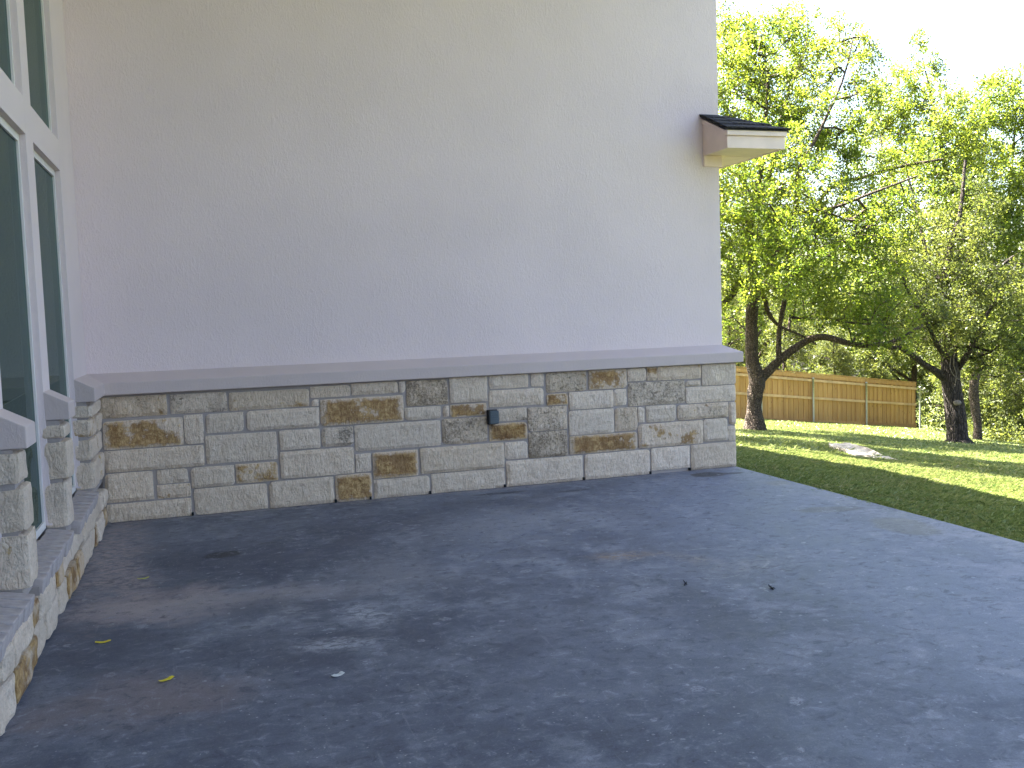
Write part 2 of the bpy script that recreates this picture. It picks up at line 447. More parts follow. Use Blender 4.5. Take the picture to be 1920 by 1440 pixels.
def m_fence():
    k = NT('cedar_board')
    oi = k.n('ShaderNodeObjectInfo')
    cmb = k.n('ShaderNodeCombineXYZ'); k.l(k.math('MULTIPLY', oi.outputs['Random'], 50), cmb.inputs[0]); k.l(k.math('MULTIPLY', oi.outputs['Random'], 31), cmb.inputs[2])
    ad = k.n('ShaderNodeVectorMath', operation='ADD'); k.l(k.coord('Object'), ad.inputs[0]); k.l(cmb.outputs[0], ad.inputs[1])
    g = k.noise(k.mapv(ad.outputs[0], (40, 40, 1.6)), 1, 4, .6, .6)
    kn = k.voro(k.mapv(ad.outputs[0], (7, 7, 2.4)), 1.0)
    col = k.mix(k.rng(g, .3, .7), (.40, .215, .080), (.54, .325, .14))
    col = k.mix(k.math('MULTIPLY', oi.outputs['Random'], .6), col, (.27, .135, .05))
    col = k.mix(k.math('MULTIPLY', k.rng(kn, .06, .12, 1, 0), .8), col, (.11, .05, .02))
    return k.done(col, .8, k.bump(g, .3, .004))
M['fence'] = m_fence()
M['rail'] = m_simple('pale_rail_wood', (.52, .345, .20), .8, 3, .15, .2, 40, .003)
def m_ground():
    k = NT('lawn_soil'); p = k.pos()
    n = k.noise(p, .8, 5, .6); f = k.noise(p, 30, 5, .7); ff = k.noise(p, 110, 4, .7)
    col = k.mix(k.rng(f, .3, .7), (.045, .065, .016), (.12, .135, .04))
    col = k.mix(k.math('MULTIPLY', k.rng(n, .5, .72), .6), col, (.17, .15, .075))
    return k.done(col, .95, k.bump(k.math('ADD', f, ff), .8, .03))
M['soil'] = m_ground()
def m_grass():
    k = NT('grass_blades')
    r = k.n('ShaderNodeNewGeometry').outputs['Random Per Island']
    n = k.noise(k.pos(), .9, 4, .6); n2 = k.noise(k.pos(), .35, 3)
    col = k.mix(r, (.045, .100, .014), (.30, .33, .10))
    col = k.mix(k.math('MULTIPLY', k.rng(k.math('ADD', k.math('MULTIPLY', n, .7), k.math('MULTIPLY', r, .35)), .55, .78), .7), col, (.30, .265, .13))
    k.l(col, k.b.inputs['Base Color']); k.b.inputs['Roughness'].default_value = .38; k.b.inputs['Specular IOR Level'].default_value = .6
    tr = k.n('ShaderNodeBsdfTranslucent'); k.l(k.mix(.35, col, (.40, .42, .12)), tr.inputs[0])
    mx = k.n('ShaderNodeMixShader'); mx.inputs[0].default_value = .35
    k.l(k.b.outputs[0], mx.inputs[1]); k.l(tr.outputs[0], mx.inputs[2]); k.l(mx.outputs[0], k.out.inputs['Surface'])
    return k.m
M['grass'] = m_grass()

# ---- surveyed positions (metres)
STONES=[
 (-0.017, 0.512, 0.869, 1.041, 0.35, 0.55, 0.8),
 (0.54, 0.992, 0.872, 1.036, 0.05, 0.6, 0.35),
 (1.01, 1.679, 0.869, 1.027, 0.45, 0.35, 0.7),
 (1.691, 2.04, 0.939, 1.038, 0.1, 0.1, 0.55),
 (2.046, 2.465, 0.944, 1.047, 0.2, 0.1, 0.5),
 (2.477, 2.532, 0.941, 1.045, 0.0, 0.0, 0.1),
 (1.696, 1.759, 0.867, 0.926, 0.0, 0.0, 0.1),
 (0.006, 0.629, 0.608, 0.843, 0.8, 0.15, 0.4),
 (0.638, 0.791, 0.611, 0.859, 0.0, 0.05, 0.25),
 (0.814, 1.121, 0.69, 0.856, 0.0, 0.05, 0.2),
 (1.148, 1.76, 0.69, 0.86, 0.0, 0.05, 0.2),
 (1.772, 2.507, 0.687, 0.921, 0.85, 0.05, 0.4),
 (0.008, 0.783, 0.412, 0.598, 0.08, 0.05, 0.4),
 (0.803, 1.389, 0.429, 0.67, 0.1, 0.35, 0.25),
 (1.413, 1.757, 0.501, 0.672, 0.0, 0.05, 0.15),
 (1.772, 2.049, 0.502, 0.672, 0.0, 0.75, 0.2),
 (2.06, 2.841, 0.441, 0.674, 0.0, 0.08, 0.22),
 (-0.001, 0.369, 0.169, 0.415, 0.02, 0.05, 0.45),
 (0.403, 0.648, 0.291, 0.411, 0.0, 0.02, 0.35),
 (0.396, 0.661, 0.168, 0.283, 0.4, 0.02, 0.5),
 (0.672, 1.022, 0.233, 0.408, 0.05, 0.1, 0.35),
 (1.034, 1.384, 0.239, 0.408, 0.55, 0.45, 0.7),
 (1.409, 2.044, 0.251, 0.487, 0.1, 0.22, 0.4),
 (0.001, 0.661, -0.02, 0.154, 0.08, 0.08, 0.5),
 (0.686, 1.285, -0.011, 0.226, 0.12, 0.08, 0.45),
 (1.304, 1.855, 0.005, 0.238, 0.05, 0.05, 0.45),
 (1.873, 2.191, 0.001, 0.243, 0.9, 0.15, 0.5),
 (2.06, 2.195, 0.256, 0.42, 0.0, 0.05, 0.2),
 (2.211, 2.621, 0.182, 0.42, 1.0, 0.3, 0.6),
 (2.646, 3.438, 0.187, 0.426, 0.15, 0.15, 0.6),
 (2.213, 2.72, 0.005, 0.174, 0.02, 0.1, 0.3),
 (2.739, 3.437, 0.006, 0.188, 0.02, 0.06, 0.3),
 (2.541, 2.919, 0.815, 1.042, 0.3, 0.85, 0.7),
 (2.943, 3.296, 0.82, 1.052, 0.05, 0.1, 0.3),
 (3.322, 3.697, 0.927, 1.052, 0.0, 0.05, 0.3),
 (3.731, 3.854, 0.927, 1.05, 0.0, 0.1, 0.25),
 (3.316, 3.846, 0.757, 0.914, 0.08, 0.12, 0.35),
 (2.517, 2.849, 0.69, 0.803, 0.0, 0.02, 0.15),
 (2.872, 2.929, 0.698, 0.801, 0.0, 0.0, 0.25),
 (2.936, 3.283, 0.69, 0.805, 0.65, 0.2, 0.6),
 (2.86, 3.282, 0.445, 0.678, 0.2, 0.65, 0.65),
 (3.382, 3.678, 0.622, 0.738, 0.05, 0.55, 0.35),
 (3.305, 3.671, 0.443, 0.605, 1.0, 0.45, 1.0),
 (3.447, 3.669, 0.259, 0.422, 0.0, 0.05, 0.2),
 (3.882, 4.284, 0.856, 1.054, 0.25, 0.65, 0.65),
 (4.311, 4.703, 0.867, 1.057, 0.6, 0.1, 0.5),
 (3.877, 4.09, 0.741, 0.853, 0.6, 0.05, 0.6),
 (4.102, 4.557, 0.68, 0.858, 0.0, 0.05, 0.15),
 (4.564, 4.699, 0.699, 0.856, 0.0, 0.1, 0.2),
 (3.687, 4.073, 0.502, 0.732, 0.15, 0.7, 0.5),
 (3.685, 4.072, 0.255, 0.502, 0.15, 0.85, 0.7),
 (4.096, 4.56, 0.434, 0.683, 0.0, 0.02, 0.1),
 (4.572, 4.808, 0.446, 0.679, 0.35, 0.5, 0.7),
 (4.096, 4.802, 0.252, 0.44, 0.85, 0.1, 0.55),
 (4.72, 5.33, 0.678, 0.913, 0.12, 0.75, 0.4),
 (4.718, 4.915, 0.924, 1.049, 0.0, 0.08, 0.3),
 (4.922, 5.028, 0.922, 1.053, 0.7, 0.2, 0.6),
 (5.039, 5.515, 0.913, 1.051, 0.3, 0.1, 0.55),
 (5.343, 5.509, 0.841, 0.899, 0.02, 0.05, 0.4),
 (5.522, 5.904, 0.839, 1.056, 0.0, 0.03, 0.2),
 (5.341, 5.9, 0.671, 0.837, 0.0, 0.05, 0.2),
 (4.816, 4.887, 0.517, 0.669, 0.0, 0.05, 0.2),
 (4.905, 5.227, 0.509, 0.675, 0.0, 0.05, 0.2),
 (5.246, 5.812, 0.504, 0.664, 0.35, 0.6, 0.5),
 (5.824, 5.9, 0.43, 0.656, 0.05, 0.45, 0.4),
 (4.818, 5.524, 0.264, 0.504, 0.45, 0.3, 0.55),
 (5.532, 5.799, 0.278, 0.507, 0.0, 0.03, 0.15),
 (5.808, 5.893, 0.265, 0.42, 0.0, 0.3, 0.25),
 (3.458, 4.223, 0.012, 0.246, 0.02, 0.06, 0.3),
 (4.247, 4.93, 0.017, 0.254, 0.08, 0.04, 0.3),
 (4.949, 5.369, 0.033, 0.255, 0.0, 0.04, 0.2),
 (5.387, 5.896, 0.026, 0.258, 0.25, 0.12, 0.55),
]
OAK_LIMBS= [[(12.268, 9.841, -1.285, 0.224), (12.274, 9.848, -1.168, 0.195), (12.29, 9.88, -0.674, 0.165), (12.334, 9.897, -0.263, 0.171), (12.394, 9.899, 0.006, 0.183), (12.313, 9.953, 0.386, 0.147), (12.315, 9.988, 0.857, 0.136), (12.341, 10.015, 1.327, 0.136), (12.4, 10.032, 1.796, 0.141), (12.473, 10.033, 2.123, 0.147), (12.586, 10.351, 2.634, 0.108), (12.605, 10.497, 3.24, 0.09), (12.624, 10.332, 3.934, 0.071), (12.646, 9.962, 4.698, 0.058), (12.711, 9.914, 5.723, 0.041), (12.812, 9.96, 6.765, 0.023)], [(12.437, 9.883, -0.019, 0.118), (12.627, 9.837, 0.174, 0.106), (12.818, 9.791, 0.368, 0.1), (13.005, 9.742, 0.515, 0.094), (13.274, 9.67, 0.705, 0.083), (13.563, 9.59, 0.86, 0.077), (13.694, 9.236, 0.906, 0.07), (13.841, 8.759, 0.792, 0.063), (14.073, 8.364, 0.722, 0.051), (14.474, 8.031, 0.801, 0.039), (15.217, 8.028, 1.108, 0.028)], [(12.876, 9.775, 0.413, 0.071), (12.888, 9.804, 0.837, 0.059), (12.958, 9.817, 1.305, 0.053), (13.073, 9.815, 1.772, 0.059), (13.145, 9.814, 2.064, 0.059), (13.25, 10.023, 2.485, 0.048), (13.615, 10.264, 3.034, 0.042), (14.137, 10.455, 3.592, 0.037), (14.827, 10.501, 4.331, 0.049), (15.411, 10.117, 4.501, 0.043), (16.027, 9.617, 4.674, 0.036), (16.806, 9.166, 4.781, 0.024)], [(12.409, 10.042, 1.972, 0.077), (12.121, 9.939, 2.173, 0.064), (11.89, 9.8, 2.149, 0.064), (11.737, 9.727, 1.92, 0.058), (11.444, 9.7, 1.72, 0.052), (10.961, 9.643, 1.71, 0.045), (10.25, 9.703, 2.291, 0.034)], [(12.502, 10.017, 2.028, 0.077), (12.927, 10.389, 1.792, 0.06), (13.093, 10.524, 1.487, 0.055), (13.48, 10.692, 1.17, 0.037), (14.058, 10.7, 0.926, 0.025), (14.463, 10.658, 0.698, 0.019)], [(12.471, 10.031, 2.088, 0.094), (12.468, 9.535, 2.469, 0.069), (12.545, 9.121, 2.892, 0.062), (12.6, 8.73, 3.519, 0.05), (12.693, 8.661, 4.384, 0.044), (13.221, 8.664, 5.265, 0.033), (13.761, 8.672, 6.267, 0.022), (14.153, 8.828, 7.202, 0.011)], [(12.667, 10.407, 3.706, 0.054), (13.568, 10.953, 4.991, 0.049), (14.046, 11.213, 6.278, 0.038), (14.719, 11.315, 7.688, 0.025), (14.827, 11.348, 8.568, 0.013)], [(12.605, 10.497, 3.24, 0.054), (12.561, 11.184, 3.793, 0.043), (12.343, 11.745, 4.727, 0.038), (12.158, 12.123, 6.159, 0.025), (12.722, 12.056, 7.66, 0.019)], [(12.6, 8.73, 3.519, 0.039), (12.899, 7.899, 3.533, 0.032), (13.457, 7.318, 3.777, 0.026), (14.197, 6.997, 4.048, 0.016)]]
CEDAR_LIMBS= [[(18.041, 10.059, -1.865, 0.31), (18.036, 10.071, -1.723, 0.258), (18.016, 10.118, -1.181, 0.239), (17.97, 10.172, -0.663, 0.22), (17.936, 10.222, -0.146, 0.213), (17.945, 10.249, 0.241, 0.181), (17.96, 10.283, 0.756, 0.142), (17.944, 10.317, 1.144, 0.116), (17.936, 10.378, 1.918, 0.09), (18.307, 10.644, 2.832, 0.072), (18.758, 10.781, 3.754, 0.053), (19.031, 10.899, 5.08, 0.033)], [(17.772, 10.269, -0.218, 0.11), (17.438, 10.178, -0.055, 0.09), (17.094, 10.088, 0.094, 0.076), (16.686, 10.026, 0.33, 0.063), (16.317, 10.055, 0.546, 0.05), (15.94, 10.073, 0.586, 0.037), (15.486, 10.247, 0.975, 0.025)], [(17.86, 10.295, 0.502, 0.065), (17.825, 10.737, 0.625, 0.059), (17.734, 11.187, 0.622, 0.053), (17.423, 11.492, 0.562, 0.04), (17.055, 11.836, 0.775, 0.027)], [(18.115, 10.174, -0.023, 0.084), (18.111, 9.882, 0.27, 0.07), (18.146, 9.687, 0.629, 0.057), (18.324, 9.563, 1.127, 0.044), (18.783, 9.472, 1.865, 0.031)], [(17.932, 10.253, 0.241, 0.071), (17.293, 9.843, 0.472, 0.057), (16.575, 9.494, 1.184, 0.043), (15.925, 9.337, 1.924, 0.03), (15.602, 9.293, 2.76, 0.018)], [(17.944, 10.317, 1.144, 0.058), (18.846, 10.698, 1.645, 0.053), (19.693, 10.888, 2.166, 0.04), (20.525, 10.873, 2.69, 0.027)], [(17.936, 10.378, 1.918, 0.052), (18.021, 11.044, 2.733, 0.04), (18.113, 11.519, 3.836, 0.034), (18.056, 11.832, 4.947, 0.02)]]
OAK_CLUMPS= [(12.5, 10.33, 6.15, 1.35), (13.46, 10.63, 7.2, 1.0), (14.28, 10.72, 7.74, 0.75), (14.24, 9.3, 6.78, 0.85), (14.48, 9.25, 7.17, 0.5), (13.84, 9.23, 5.68, 1.15), (12.57, 10.83, 4.71, 1.3), (13.82, 10.9, 5.35, 1.2), (12.14, 10.44, 3.36, 1.25), (12.77, 11.19, 7.55, 0.8), (13.73, 11.34, 3.81, 1.1), (13.21, 8.86, 3.65, 1.1), (13.82, 8.11, 3.23, 1.1), (13.48, 8.01, 1.93, 1.1), (14.38, 10.31, 2.73, 1.1), (12.38, 10.84, 1.33, 0.75), (14.34, 11.09, 1.77, 0.8), (11.34, 10.65, 5.48, 1.4), (10.66, 10.19, 3.45, 1.4), (11.03, 9.98, 2.29, 1.0), (11.5, 8.18, 4.19, 1.3), (11.88, 7.52, 2.57, 1.0), (13.73, 12.42, 2.88, 1.0), (14.7, 12.19, 6.64, 1.2), (14.33, 8.1, 1.14, 0.8), (11.73, 8.4, 2.41, 0.9), (14.67, 9.52, 4.66, 0.8), (15.97, 9.55, 4.92, 0.7)]
OAK2_CLUMPS= [(20.15, 14.29, 7.3, 1.2), (20.54, 13.48, 6.55, 1.3), (20.74, 14.49, 8.27, 0.6), (20.87, 14.52, 9.18, 0.28), (22.54, 13.92, 6.93, 1.2), (23.04, 13.36, 7.2, 1.1), (19.85, 14.93, 6.21, 1.1), (20.72, 12.89, 5.15, 1.4), (23.03, 13.72, 5.0, 1.4), (19.41, 13.44, 4.05, 1.3), (21.63, 12.88, 3.26, 1.5), (19.32, 14.42, 2.8, 1.2), (22.91, 13.21, 1.91, 1.4), (23.73, 12.89, 3.99, 1.6), (24.48, 13.24, 6.17, 1.4), (21.06, 14.49, 2.62, 1.4), (23.09, 15.42, 4.11, 1.3), (24.11, 13.98, 0.48, 1.2), (22.42, 15.35, 5.87, 1.2)]
CEDAR_CLUMPS= [(17.31, 9.9, 1.29, 1.0), (18.64, 10.14, 1.76, 1.1), (16.19, 9.65, 1.63, 1.0), (18.99, 9.67, 1.23, 1.1), (19.17, 10.18, 0.32, 0.9), (17.34, 10.91, 0.84, 0.8), (18.31, 10.64, 2.83, 1.2), (15.86, 10.15, 1.21, 0.8), (17.59, 9.36, 0.9, 0.8), (20.24, 10.5, 2.14, 1.0), (17.9, 11.28, 2.48, 1.0), (18.76, 10.79, 3.89, 1.0), (18.12, 11.06, 0.61, 0.6), (16.65, 11.33, 0.66, 0.6)]
OAK2_LIMBS= [[(21.566, 13.12, -2.168, 0.11), (21.577, 13.132, -1.957, 0.105), (21.536, 13.189, -1.38, 0.129), (21.539, 13.234, -0.774, 0.121), (21.745, 13.213, -0.176, 0.106), (21.822, 13.257, 0.73, 0.099), (21.743, 13.374, 1.944, 0.091), (21.664, 13.491, 3.158, 0.083), (21.296, 13.702, 4.382, 0.076), (21.072, 13.865, 5.601, 0.053), (20.921, 14.005, 6.818, 0.038), (20.649, 14.219, 8.493, 0.015)], [(21.743, 13.374, 1.944, 0.068), (22.855, 13.732, 3.013, 0.062), (23.386, 13.878, 4.413, 0.047), (23.618, 13.921, 5.964, 0.031), (23.603, 13.818, 7.321, 0.015)], [(21.664, 13.491, 3.158, 0.068), (20.239, 13.148, 3.728, 0.051), (19.289, 13.285, 4.323, 0.044), (19.071, 13.87, 5.567, 0.03), (19.382, 14.467, 6.417, 0.015)], [(21.822, 13.257, 0.73, 0.061), (22.051, 14.307, 1.659, 0.055), (21.478, 14.962, 2.327, 0.04), (20.315, 14.949, 2.819, 0.024)], [(21.296, 13.702, 4.382, 0.053), (23.087, 14.578, 5.44, 0.04), (23.076, 14.369, 6.805, 0.024)], [(22.855, 13.732, 3.013, 0.046), (23.615, 13.333, 3.739, 0.038), (24.262, 13.123, 5.083, 0.023)]]
OAK_CLUMPS += [(12.56, 11.09, 8.05, 0.55), (12.94, 10.31, 7.72, 0.7), (13.91, 10.55, 8.09, 0.55), (14.11, 9.49, 7.39, 0.5), (11.72, 10.11, 6.86, 0.9)]   # EXTRA

# ------------------------------------------------------------------ setting: lawn, patio
L_W = 5.904            # right end of the stone face = patio edge
XS = -0.095            # stucco plane of the window wall
YS = 0.094             # stucco plane of the big wall
XE = 5.81              # right end of the stucco
def softp(t, w=.35):
    t = np.asarray(t, float)
    return w * np.logaddexp(0, t / w)
def terrain(x, y):
    x = np.asarray(x, float); y = np.asarray(y, float)
    z = -.035 - .12 * (softp(x - 6.05)) - .037 * softp(y)
    s = (x - 22) * .863 - (y - 12) * .504
    z = z - .30 * softp(s - .4, .5)
    z = np.maximum(z, -26)
    return np.where(x < 5.8, -.16, z) + .02 * np.sin(x * 1.7 + y * .6) * np.clip((x - 6.5) / 3, 0, 1)
gx = np.unique(np.concatenate([np.linspace(-120, -6, 12), np.linspace(-6, 5.7, 8), np.linspace(5.75, 14, 67), np.linspace(14, 40, 90), np.linspace(40, 220, 30)]))
gy = np.unique(np.concatenate([np.linspace(-120, -8, 14), np.linspace(-8, 32, 140), np.linspace(32, 220, 30)]))
GX, GY = np.meshgrid(gx, gy)
GZ = terrain(GX, GY)
nX, nY = len(gx), len(gy)
ii = (np.arange(nY - 1)[:, None] * nX + np.arange(nX - 1)[None, :]).ravel()
tag(np_mesh('lawn', np.stack([GX.ravel(), GY.ravel(), GZ.ravel()], 1), np.stack([ii, ii + 1, ii + 1 + nX, ii + nX], 1), M['soil'], smooth=True), kind='structure')

pm = MB().box(-.3, L_W, -16, .05, -.30, 0)
patio = pm.build('patio', M['concrete'])
bm = bmesh.new(); bm.from_mesh(patio.data)
ed = [e for e in bm.edges if all(abs(v.co.x - L_W) < 1e-4 and v.co.z > -.01 for v in e.verts)]
bmesh.ops.bevel(bm, geom=ed, offset=.012, segments=3, affect='EDGES', profile=.5)
bm.to_mesh(patio.data); bm.free()
tag(patio, kind='structure')

# ------------------------------------------------------------------ the house
house = empty('house', (0, 0, 0))
tag(house, 'grey stucco house with limestone wainscot and tall windows beside the concrete patio', 'house')
wall = box('stucco_wall', (-6, XE, YS, 7.5, -.2, 5.25), M['stucco'], house)
box('gable_wall', (-6, 5.42, YS, 7.5, 5.251, 6.5), M['stucco'], house)
roof = box('patio_roof', (-6, 5.42, -9.8, YS - .003, 6.3, 6.5), M['ceil'], house)
roof['label'] = 'flat roof over the patio'
# mortar bed of the stone face
box('mortar_bed', (-.02, L_W - .012, .012, YS - .002, -.05, 1.075), M['mortar'], wall)
box('mortar_bed', (XE + .002, L_W - .012, YS + .002, 7.0, -.05, 1.075), M['mortar'], wall)

rng = random.Random(5)
def grid_noise(p, s, seed): return noise.noise(Vector((p[0] * s + seed * 7.3, p[1] * s - seed * 3.1, p[2] * s + seed * 1.7)))
def rock_face(name, w, h, depth, seed, parent, bulge=.012, amp=.010, cell=.04):
    """split-face stone: front grid (local -y) with a chipped, pillowed relief and an uneven outline; sides run back"""
    nx = max(4, int(w / cell)); nz = max(3, int(h / cell))
    V = []; F = []
    r = random.Random(seed)
    cr = [r.choice([.002, .004, .006, .016]) for _ in range(4)]
    for j in range(nz + 1):
        for i in range(nx + 1):
            u, v = i / nx, j / nz
            x = (u - .5) * w; z = (v - .5) * h
            ex = min(u, 1 - u) * w; ez = min(v, 1 - v) * h
            # rounded uneven corners
            c = cr[(1 if u > .5 else 0) + (2 if v > .5 else 0)]
            if ex < .03 and ez < .03:
                x -= math.copysign(c * (1 - ex / .03) * (1 - ez / .03) * .6, x); z -= math.copysign(c * (1 - ex / .03) * (1 - ez / .03) * .6, z)
            if i in (0, nx): x += grid_noise((x, 0, z), 14, seed) * .005
            if j in (0, nz): z += grid_noise((x, 0, z), 9, seed + 3) * .003
            e = min(1, min(ex, ez) / .022)
            y = -(bulge * (e ** .5) + amp * e * (grid_noise((x, 0, z), 7, seed) + .6 * abs(grid_noise((x, .3, z), 15, seed)) + .4 * grid_noise((x, .7, z), 30, seed)))
            V.append((x, y, z))
    for j in range(nz):
        for i in range(nx):
            a = j * (nx + 1) + i
            F.append((a, a + 1, a + nx + 2, a + nx + 1))
    border = [i for i in range(nx + 1)] + [(j) * (nx + 1) + nx for j in range(1, nz + 1)] + [nz * (nx + 1) + i for i in range(nx - 1, -1, -1)] + [j * (nx + 1) for j in range(nz - 1, 0, -1)]
    n0 = len(V)
    for b in border: V.append((V[b][0], depth, V[b][2]))
    m = len(border)
    for t in range(m):
        F.append((border[t], n0 + t, n0 + (t + 1) % m, border[(t + 1) % m]))
    return mesh_obj(name, V, F, M['stone'], parent)

# keep an open joint wherever two surveyed stones come too close
STONES = [list(s) for s in STONES]
JT = .008
for i_ in range(len(STONES)):
    for j_ in range(len(STONES)):
        A_, B_ = STONES[i_], STONES[j_]
        if i_ == j_: continue
        ox = min(A_[1], B_[1]) - max(A_[0], B_[0]); oz = min(A_[3], B_[3]) - max(A_[2], B_[2])
        if ox > .03 and A_[2] < B_[2] and -JT < oz < .05:        # A below B
            m_ = (A_[3] + B_[2]) / 2; A_[3] = m_ - JT / 2; B_[2] = m_ + JT / 2
        elif oz > .03 and A_[0] < B_[0] and -JT < ox < .05:      # A left of B
            m_ = (A_[1] + B_[0]) / 2; A_[1] = m_ - JT / 2; B_[0] = m_ + JT / 2
for idx, s in enumerate(STONES):
    x0, x1, z0, z1, ru, da, ta = s
    x0 = max(x0, -.01); x1 = min(x1, L_W); z0 = max(z0, .004); z1 = min(z1, 1.052)
    if z0 < .03: z0 = .004
    o = rock_face('stone', x1 - x0 + .001, z1 - z0 - .001, .03, idx + 1, wall, bulge=rng.uniform(.007, .014), amp=.012, cell=.028)
    o.location = ((x0 + x1) / 2, .0 + rng.uniform(-.004, .004), (z0 + z1) / 2)
    o.color = (ru, da, ta, 1)
for wx in [0.667, 1.867, 2.175, 2.72, 3.433, 4.227, 4.931, 5.364]:
    o = box('weep_hole', (-.009, .009, -.012, .02, -.0, .028), M['blackp'], wall, .003); o.location = (wx, -.006, .004)
# stones of the house's outer side, facing the lawn
def course(parent, y0, y1, zs, x, rs, smear=0., wmin=.28, wmax=.65):
    r = random.Random(rs)
    for a, b in zip(zs[:-1], zs[1:]):
        y = y0
        while y < y1 - .05:
            w = min(r.uniform(wmin, wmax), y1 - y)
            if y1 - y - w < .16: w = y1 - y
            o = rock_face('stone', w - .014, b - a - .012, .03, r.randint(1, 9999), parent, bulge=.018 + smear, amp=.012 + smear * .8)
            o.rotation_euler = (0, 0, R_(90))
            o.location = (x, y + w / 2, (a + b) / 2)
            t = r.random()
            o.color = (.75 if t < .13 else .1 * r.random(), .5 if .13 < t < .3 else .12, r.uniform(.1, .5), 1)
            y += w
course(wall, .02, 6.5, [.004, .21, .40, .60, .78, .93, 1.052], L_W, 4)

# ---- ledge: one sloped cap swept along window wall stub, big wall and the outer corner
PROF = [(-.05, 1.238), (0, 1.235), (1, 1.162), (1, 1.060), (-.02, 1.060)]   # (fraction of overhang, z)
def sweep_ledge(name, path, outs, mat, parent, bevel=.006):
    V = []; F = []
    for (p, o) in zip(path, outs):
        for fr, z in PROF:
            q = fr if fr in (0, 1) else fr
            V.append((p[0] + o[0] * q, p[1] + o[1] * q, z))
    n = len(PROF)
    for i in range(len(path) - 1):
        for j in range(n):
            k = (j + 1) % n
            F.append((i * n + j, i * n + k, (i + 1) * n + k, (i + 1) * n + j))
    F.append(tuple(range(n))[::-1]); F.append(tuple((len(path) - 1) * n + j for j in range(n)))
    o = mesh_obj(name, V, F, mat, parent)
    bm = bmesh.new(); bm.from_mesh(o.data)
    bmesh.ops.recalc_face_normals(bm, faces=bm.faces)
    bmesh.ops.bevel(bm, geom=[e for e in bm.edges], offset=bevel, segments=2, affect='EDGES', profile=.5)
    bm.to_mesh(o.data); bm.free()
    return o
LP = .135; MP = .152
sweep_ledge('ledge', [(XS, -.70), (XS, YS), (XE, YS), (XE, 7.4)], [(LP, 0), (LP, -MP), (MP, -MP), (MP, 0)], M['ledge'], wall)

# ---- window wall on the left
wwall = box('window_wall', (-.60, -.34, -14, YS - .004, -.2, 6.296), M['stucco'], house)
BAYS = [(-1.85, -.70), (-3.30, -2.10), (-4.65, -3.55)]
PIERS = [(-.70, YS - .002), (-2.10, -1.85), (-3.55, -3.30), (-13.9, -4.65)]
Z_T0, Z_T1 = 2.765, 2.985
for i, (a, b) in enumerate(PIERS):
    box('stucco_pier', (-.339, XS, a, b, .42, 6.295), M['trim'], wwall, .004)
for (a, b) in BAYS:
    box('transom', (-.339, XS - .001, a - .004, b + .004, Z_T0, Z_T1), M['trim'], wwall)
    box('header', (-.339, XS - .001, a - .004, b + .004, 4.7, 6.29), M['trim'], wwall)
for (a, b) in PIERS[1:]:
    sweep_ledge('ledge', [(XS, a if a > -5 else -6), (XS, b)], [(LP, 0), (LP, 0)], M['ledge'], wwall)

def block(name, dims, seed, parent, amp=.012, cell=.05, rad=.02):
    """free-standing rough block, all faces gridded"""
    x0, x1, y0, y1, z0, z1 = dims
    bm = bmesh.new(); bmesh.ops.create_cube(bm, size=1)
    S = (x1 - x0, y1 - y0, z1 - z0)
    bmesh.ops.subdivide_edges(bm, edges=bm.edges[:], cuts=5, use_grid_fill=True)
    for v in bm.verts:
        p = Vector((v.co.x * S[0], v.co.y * S[1], v.co.z * S[2]))
        e = [max(0, abs(p[i]) - (S[i] / 2 - rad)) / rad for i in range(3)]
        if sum(1 for t in e if t > 0) >= 2:
            k = max(0, math.sqrt(sum(t * t for t in e)) - 1)
            for i in range(3):
                if e[i] > 0: p[i] -= math.copysign(rad * k * e[i] / max(1e-6, math.sqrt(sum(t * t for t in e))), p[i])
        d = Vector([grid_noise(p, 6, seed + i * 11) + .5 * grid_noise(p, 16, seed + i * 5) for i in range(3)]) * amp
        v.co = p + d
    me = bpy.data.meshes.new(name); bm.to_mesh(me); bm.free()
    me.materials.append(M['stone'])
    o = link(bpy.data.objects.new(name, me), parent)
    o.location = ((x0 + x1) / 2, (y0 + y1) / 2, (z0 + z1) / 2)
    return o
Z_S = .395
for pi, (a, b) in enumerate(PIERS[:3]):
    a2, b2 = a, b
    # smeared mortar core and the stones stacked round it
    box('mortar_bed', (-.338, -.025, a2 + .012, b2 - .004, Z_S - .05, 1.058), M['mortar'], wwall)
    r = random.Random(50 + pi)
    z = Z_S + .008
    hs = [[.22, .17, .15, .11], [.29, .25, .10], [.27, .22, .16]][pi]
    for hgt in hs:
        hgt = min(hgt, 1.055 - z)
        ys = [(a2, b2)] if pi else [(a2, a2 + .38), (a2 + .395, -.045)]
        for (ya, yb) in ys:
            o = block('stone', (-.132, .004 + r.uniform(-.008, .014), ya - .004, yb, z, z + hgt - .012), r.randint(1, 999), wwall, .010)
            o.color = (.0 if r.random() < .85 else .5, .06, r.uniform(.05, .3), 1)
        z += hgt
# far end of the window wall past the last bay, stone below the ledge
box('mortar_bed', (-.338, -.02, -13.8, -4.66, -.1, 1.058), M['mortar'], wwall)
# stone plinth under the sills
box('mortar_bed', (-.338, -.03, -4.655, .010, -.1, .300), M['mortar'], wwall)
r = random.Random(77)
for (za, zb) in ((.004, .165), (.178, .315)):
    y = -4.64
    while y < -.04:
        w = min(r.choice([.2, .28, .34, .42, .52]), -.035 - y)
        if -.035 - y - w < .1: w = -.035 - y
        o = block('stone', (-.10, r.uniform(-.004, .022), y, y + w - .012, za, zb), r.randint(1, 999), wwall, .015)
        t = r.random()
        o.color = (.9 if t < .14 else 0, .45 if .14 < t < .28 else .05, .9 if t < .14 else r.uniform(.05, .35), 1)
        y += w
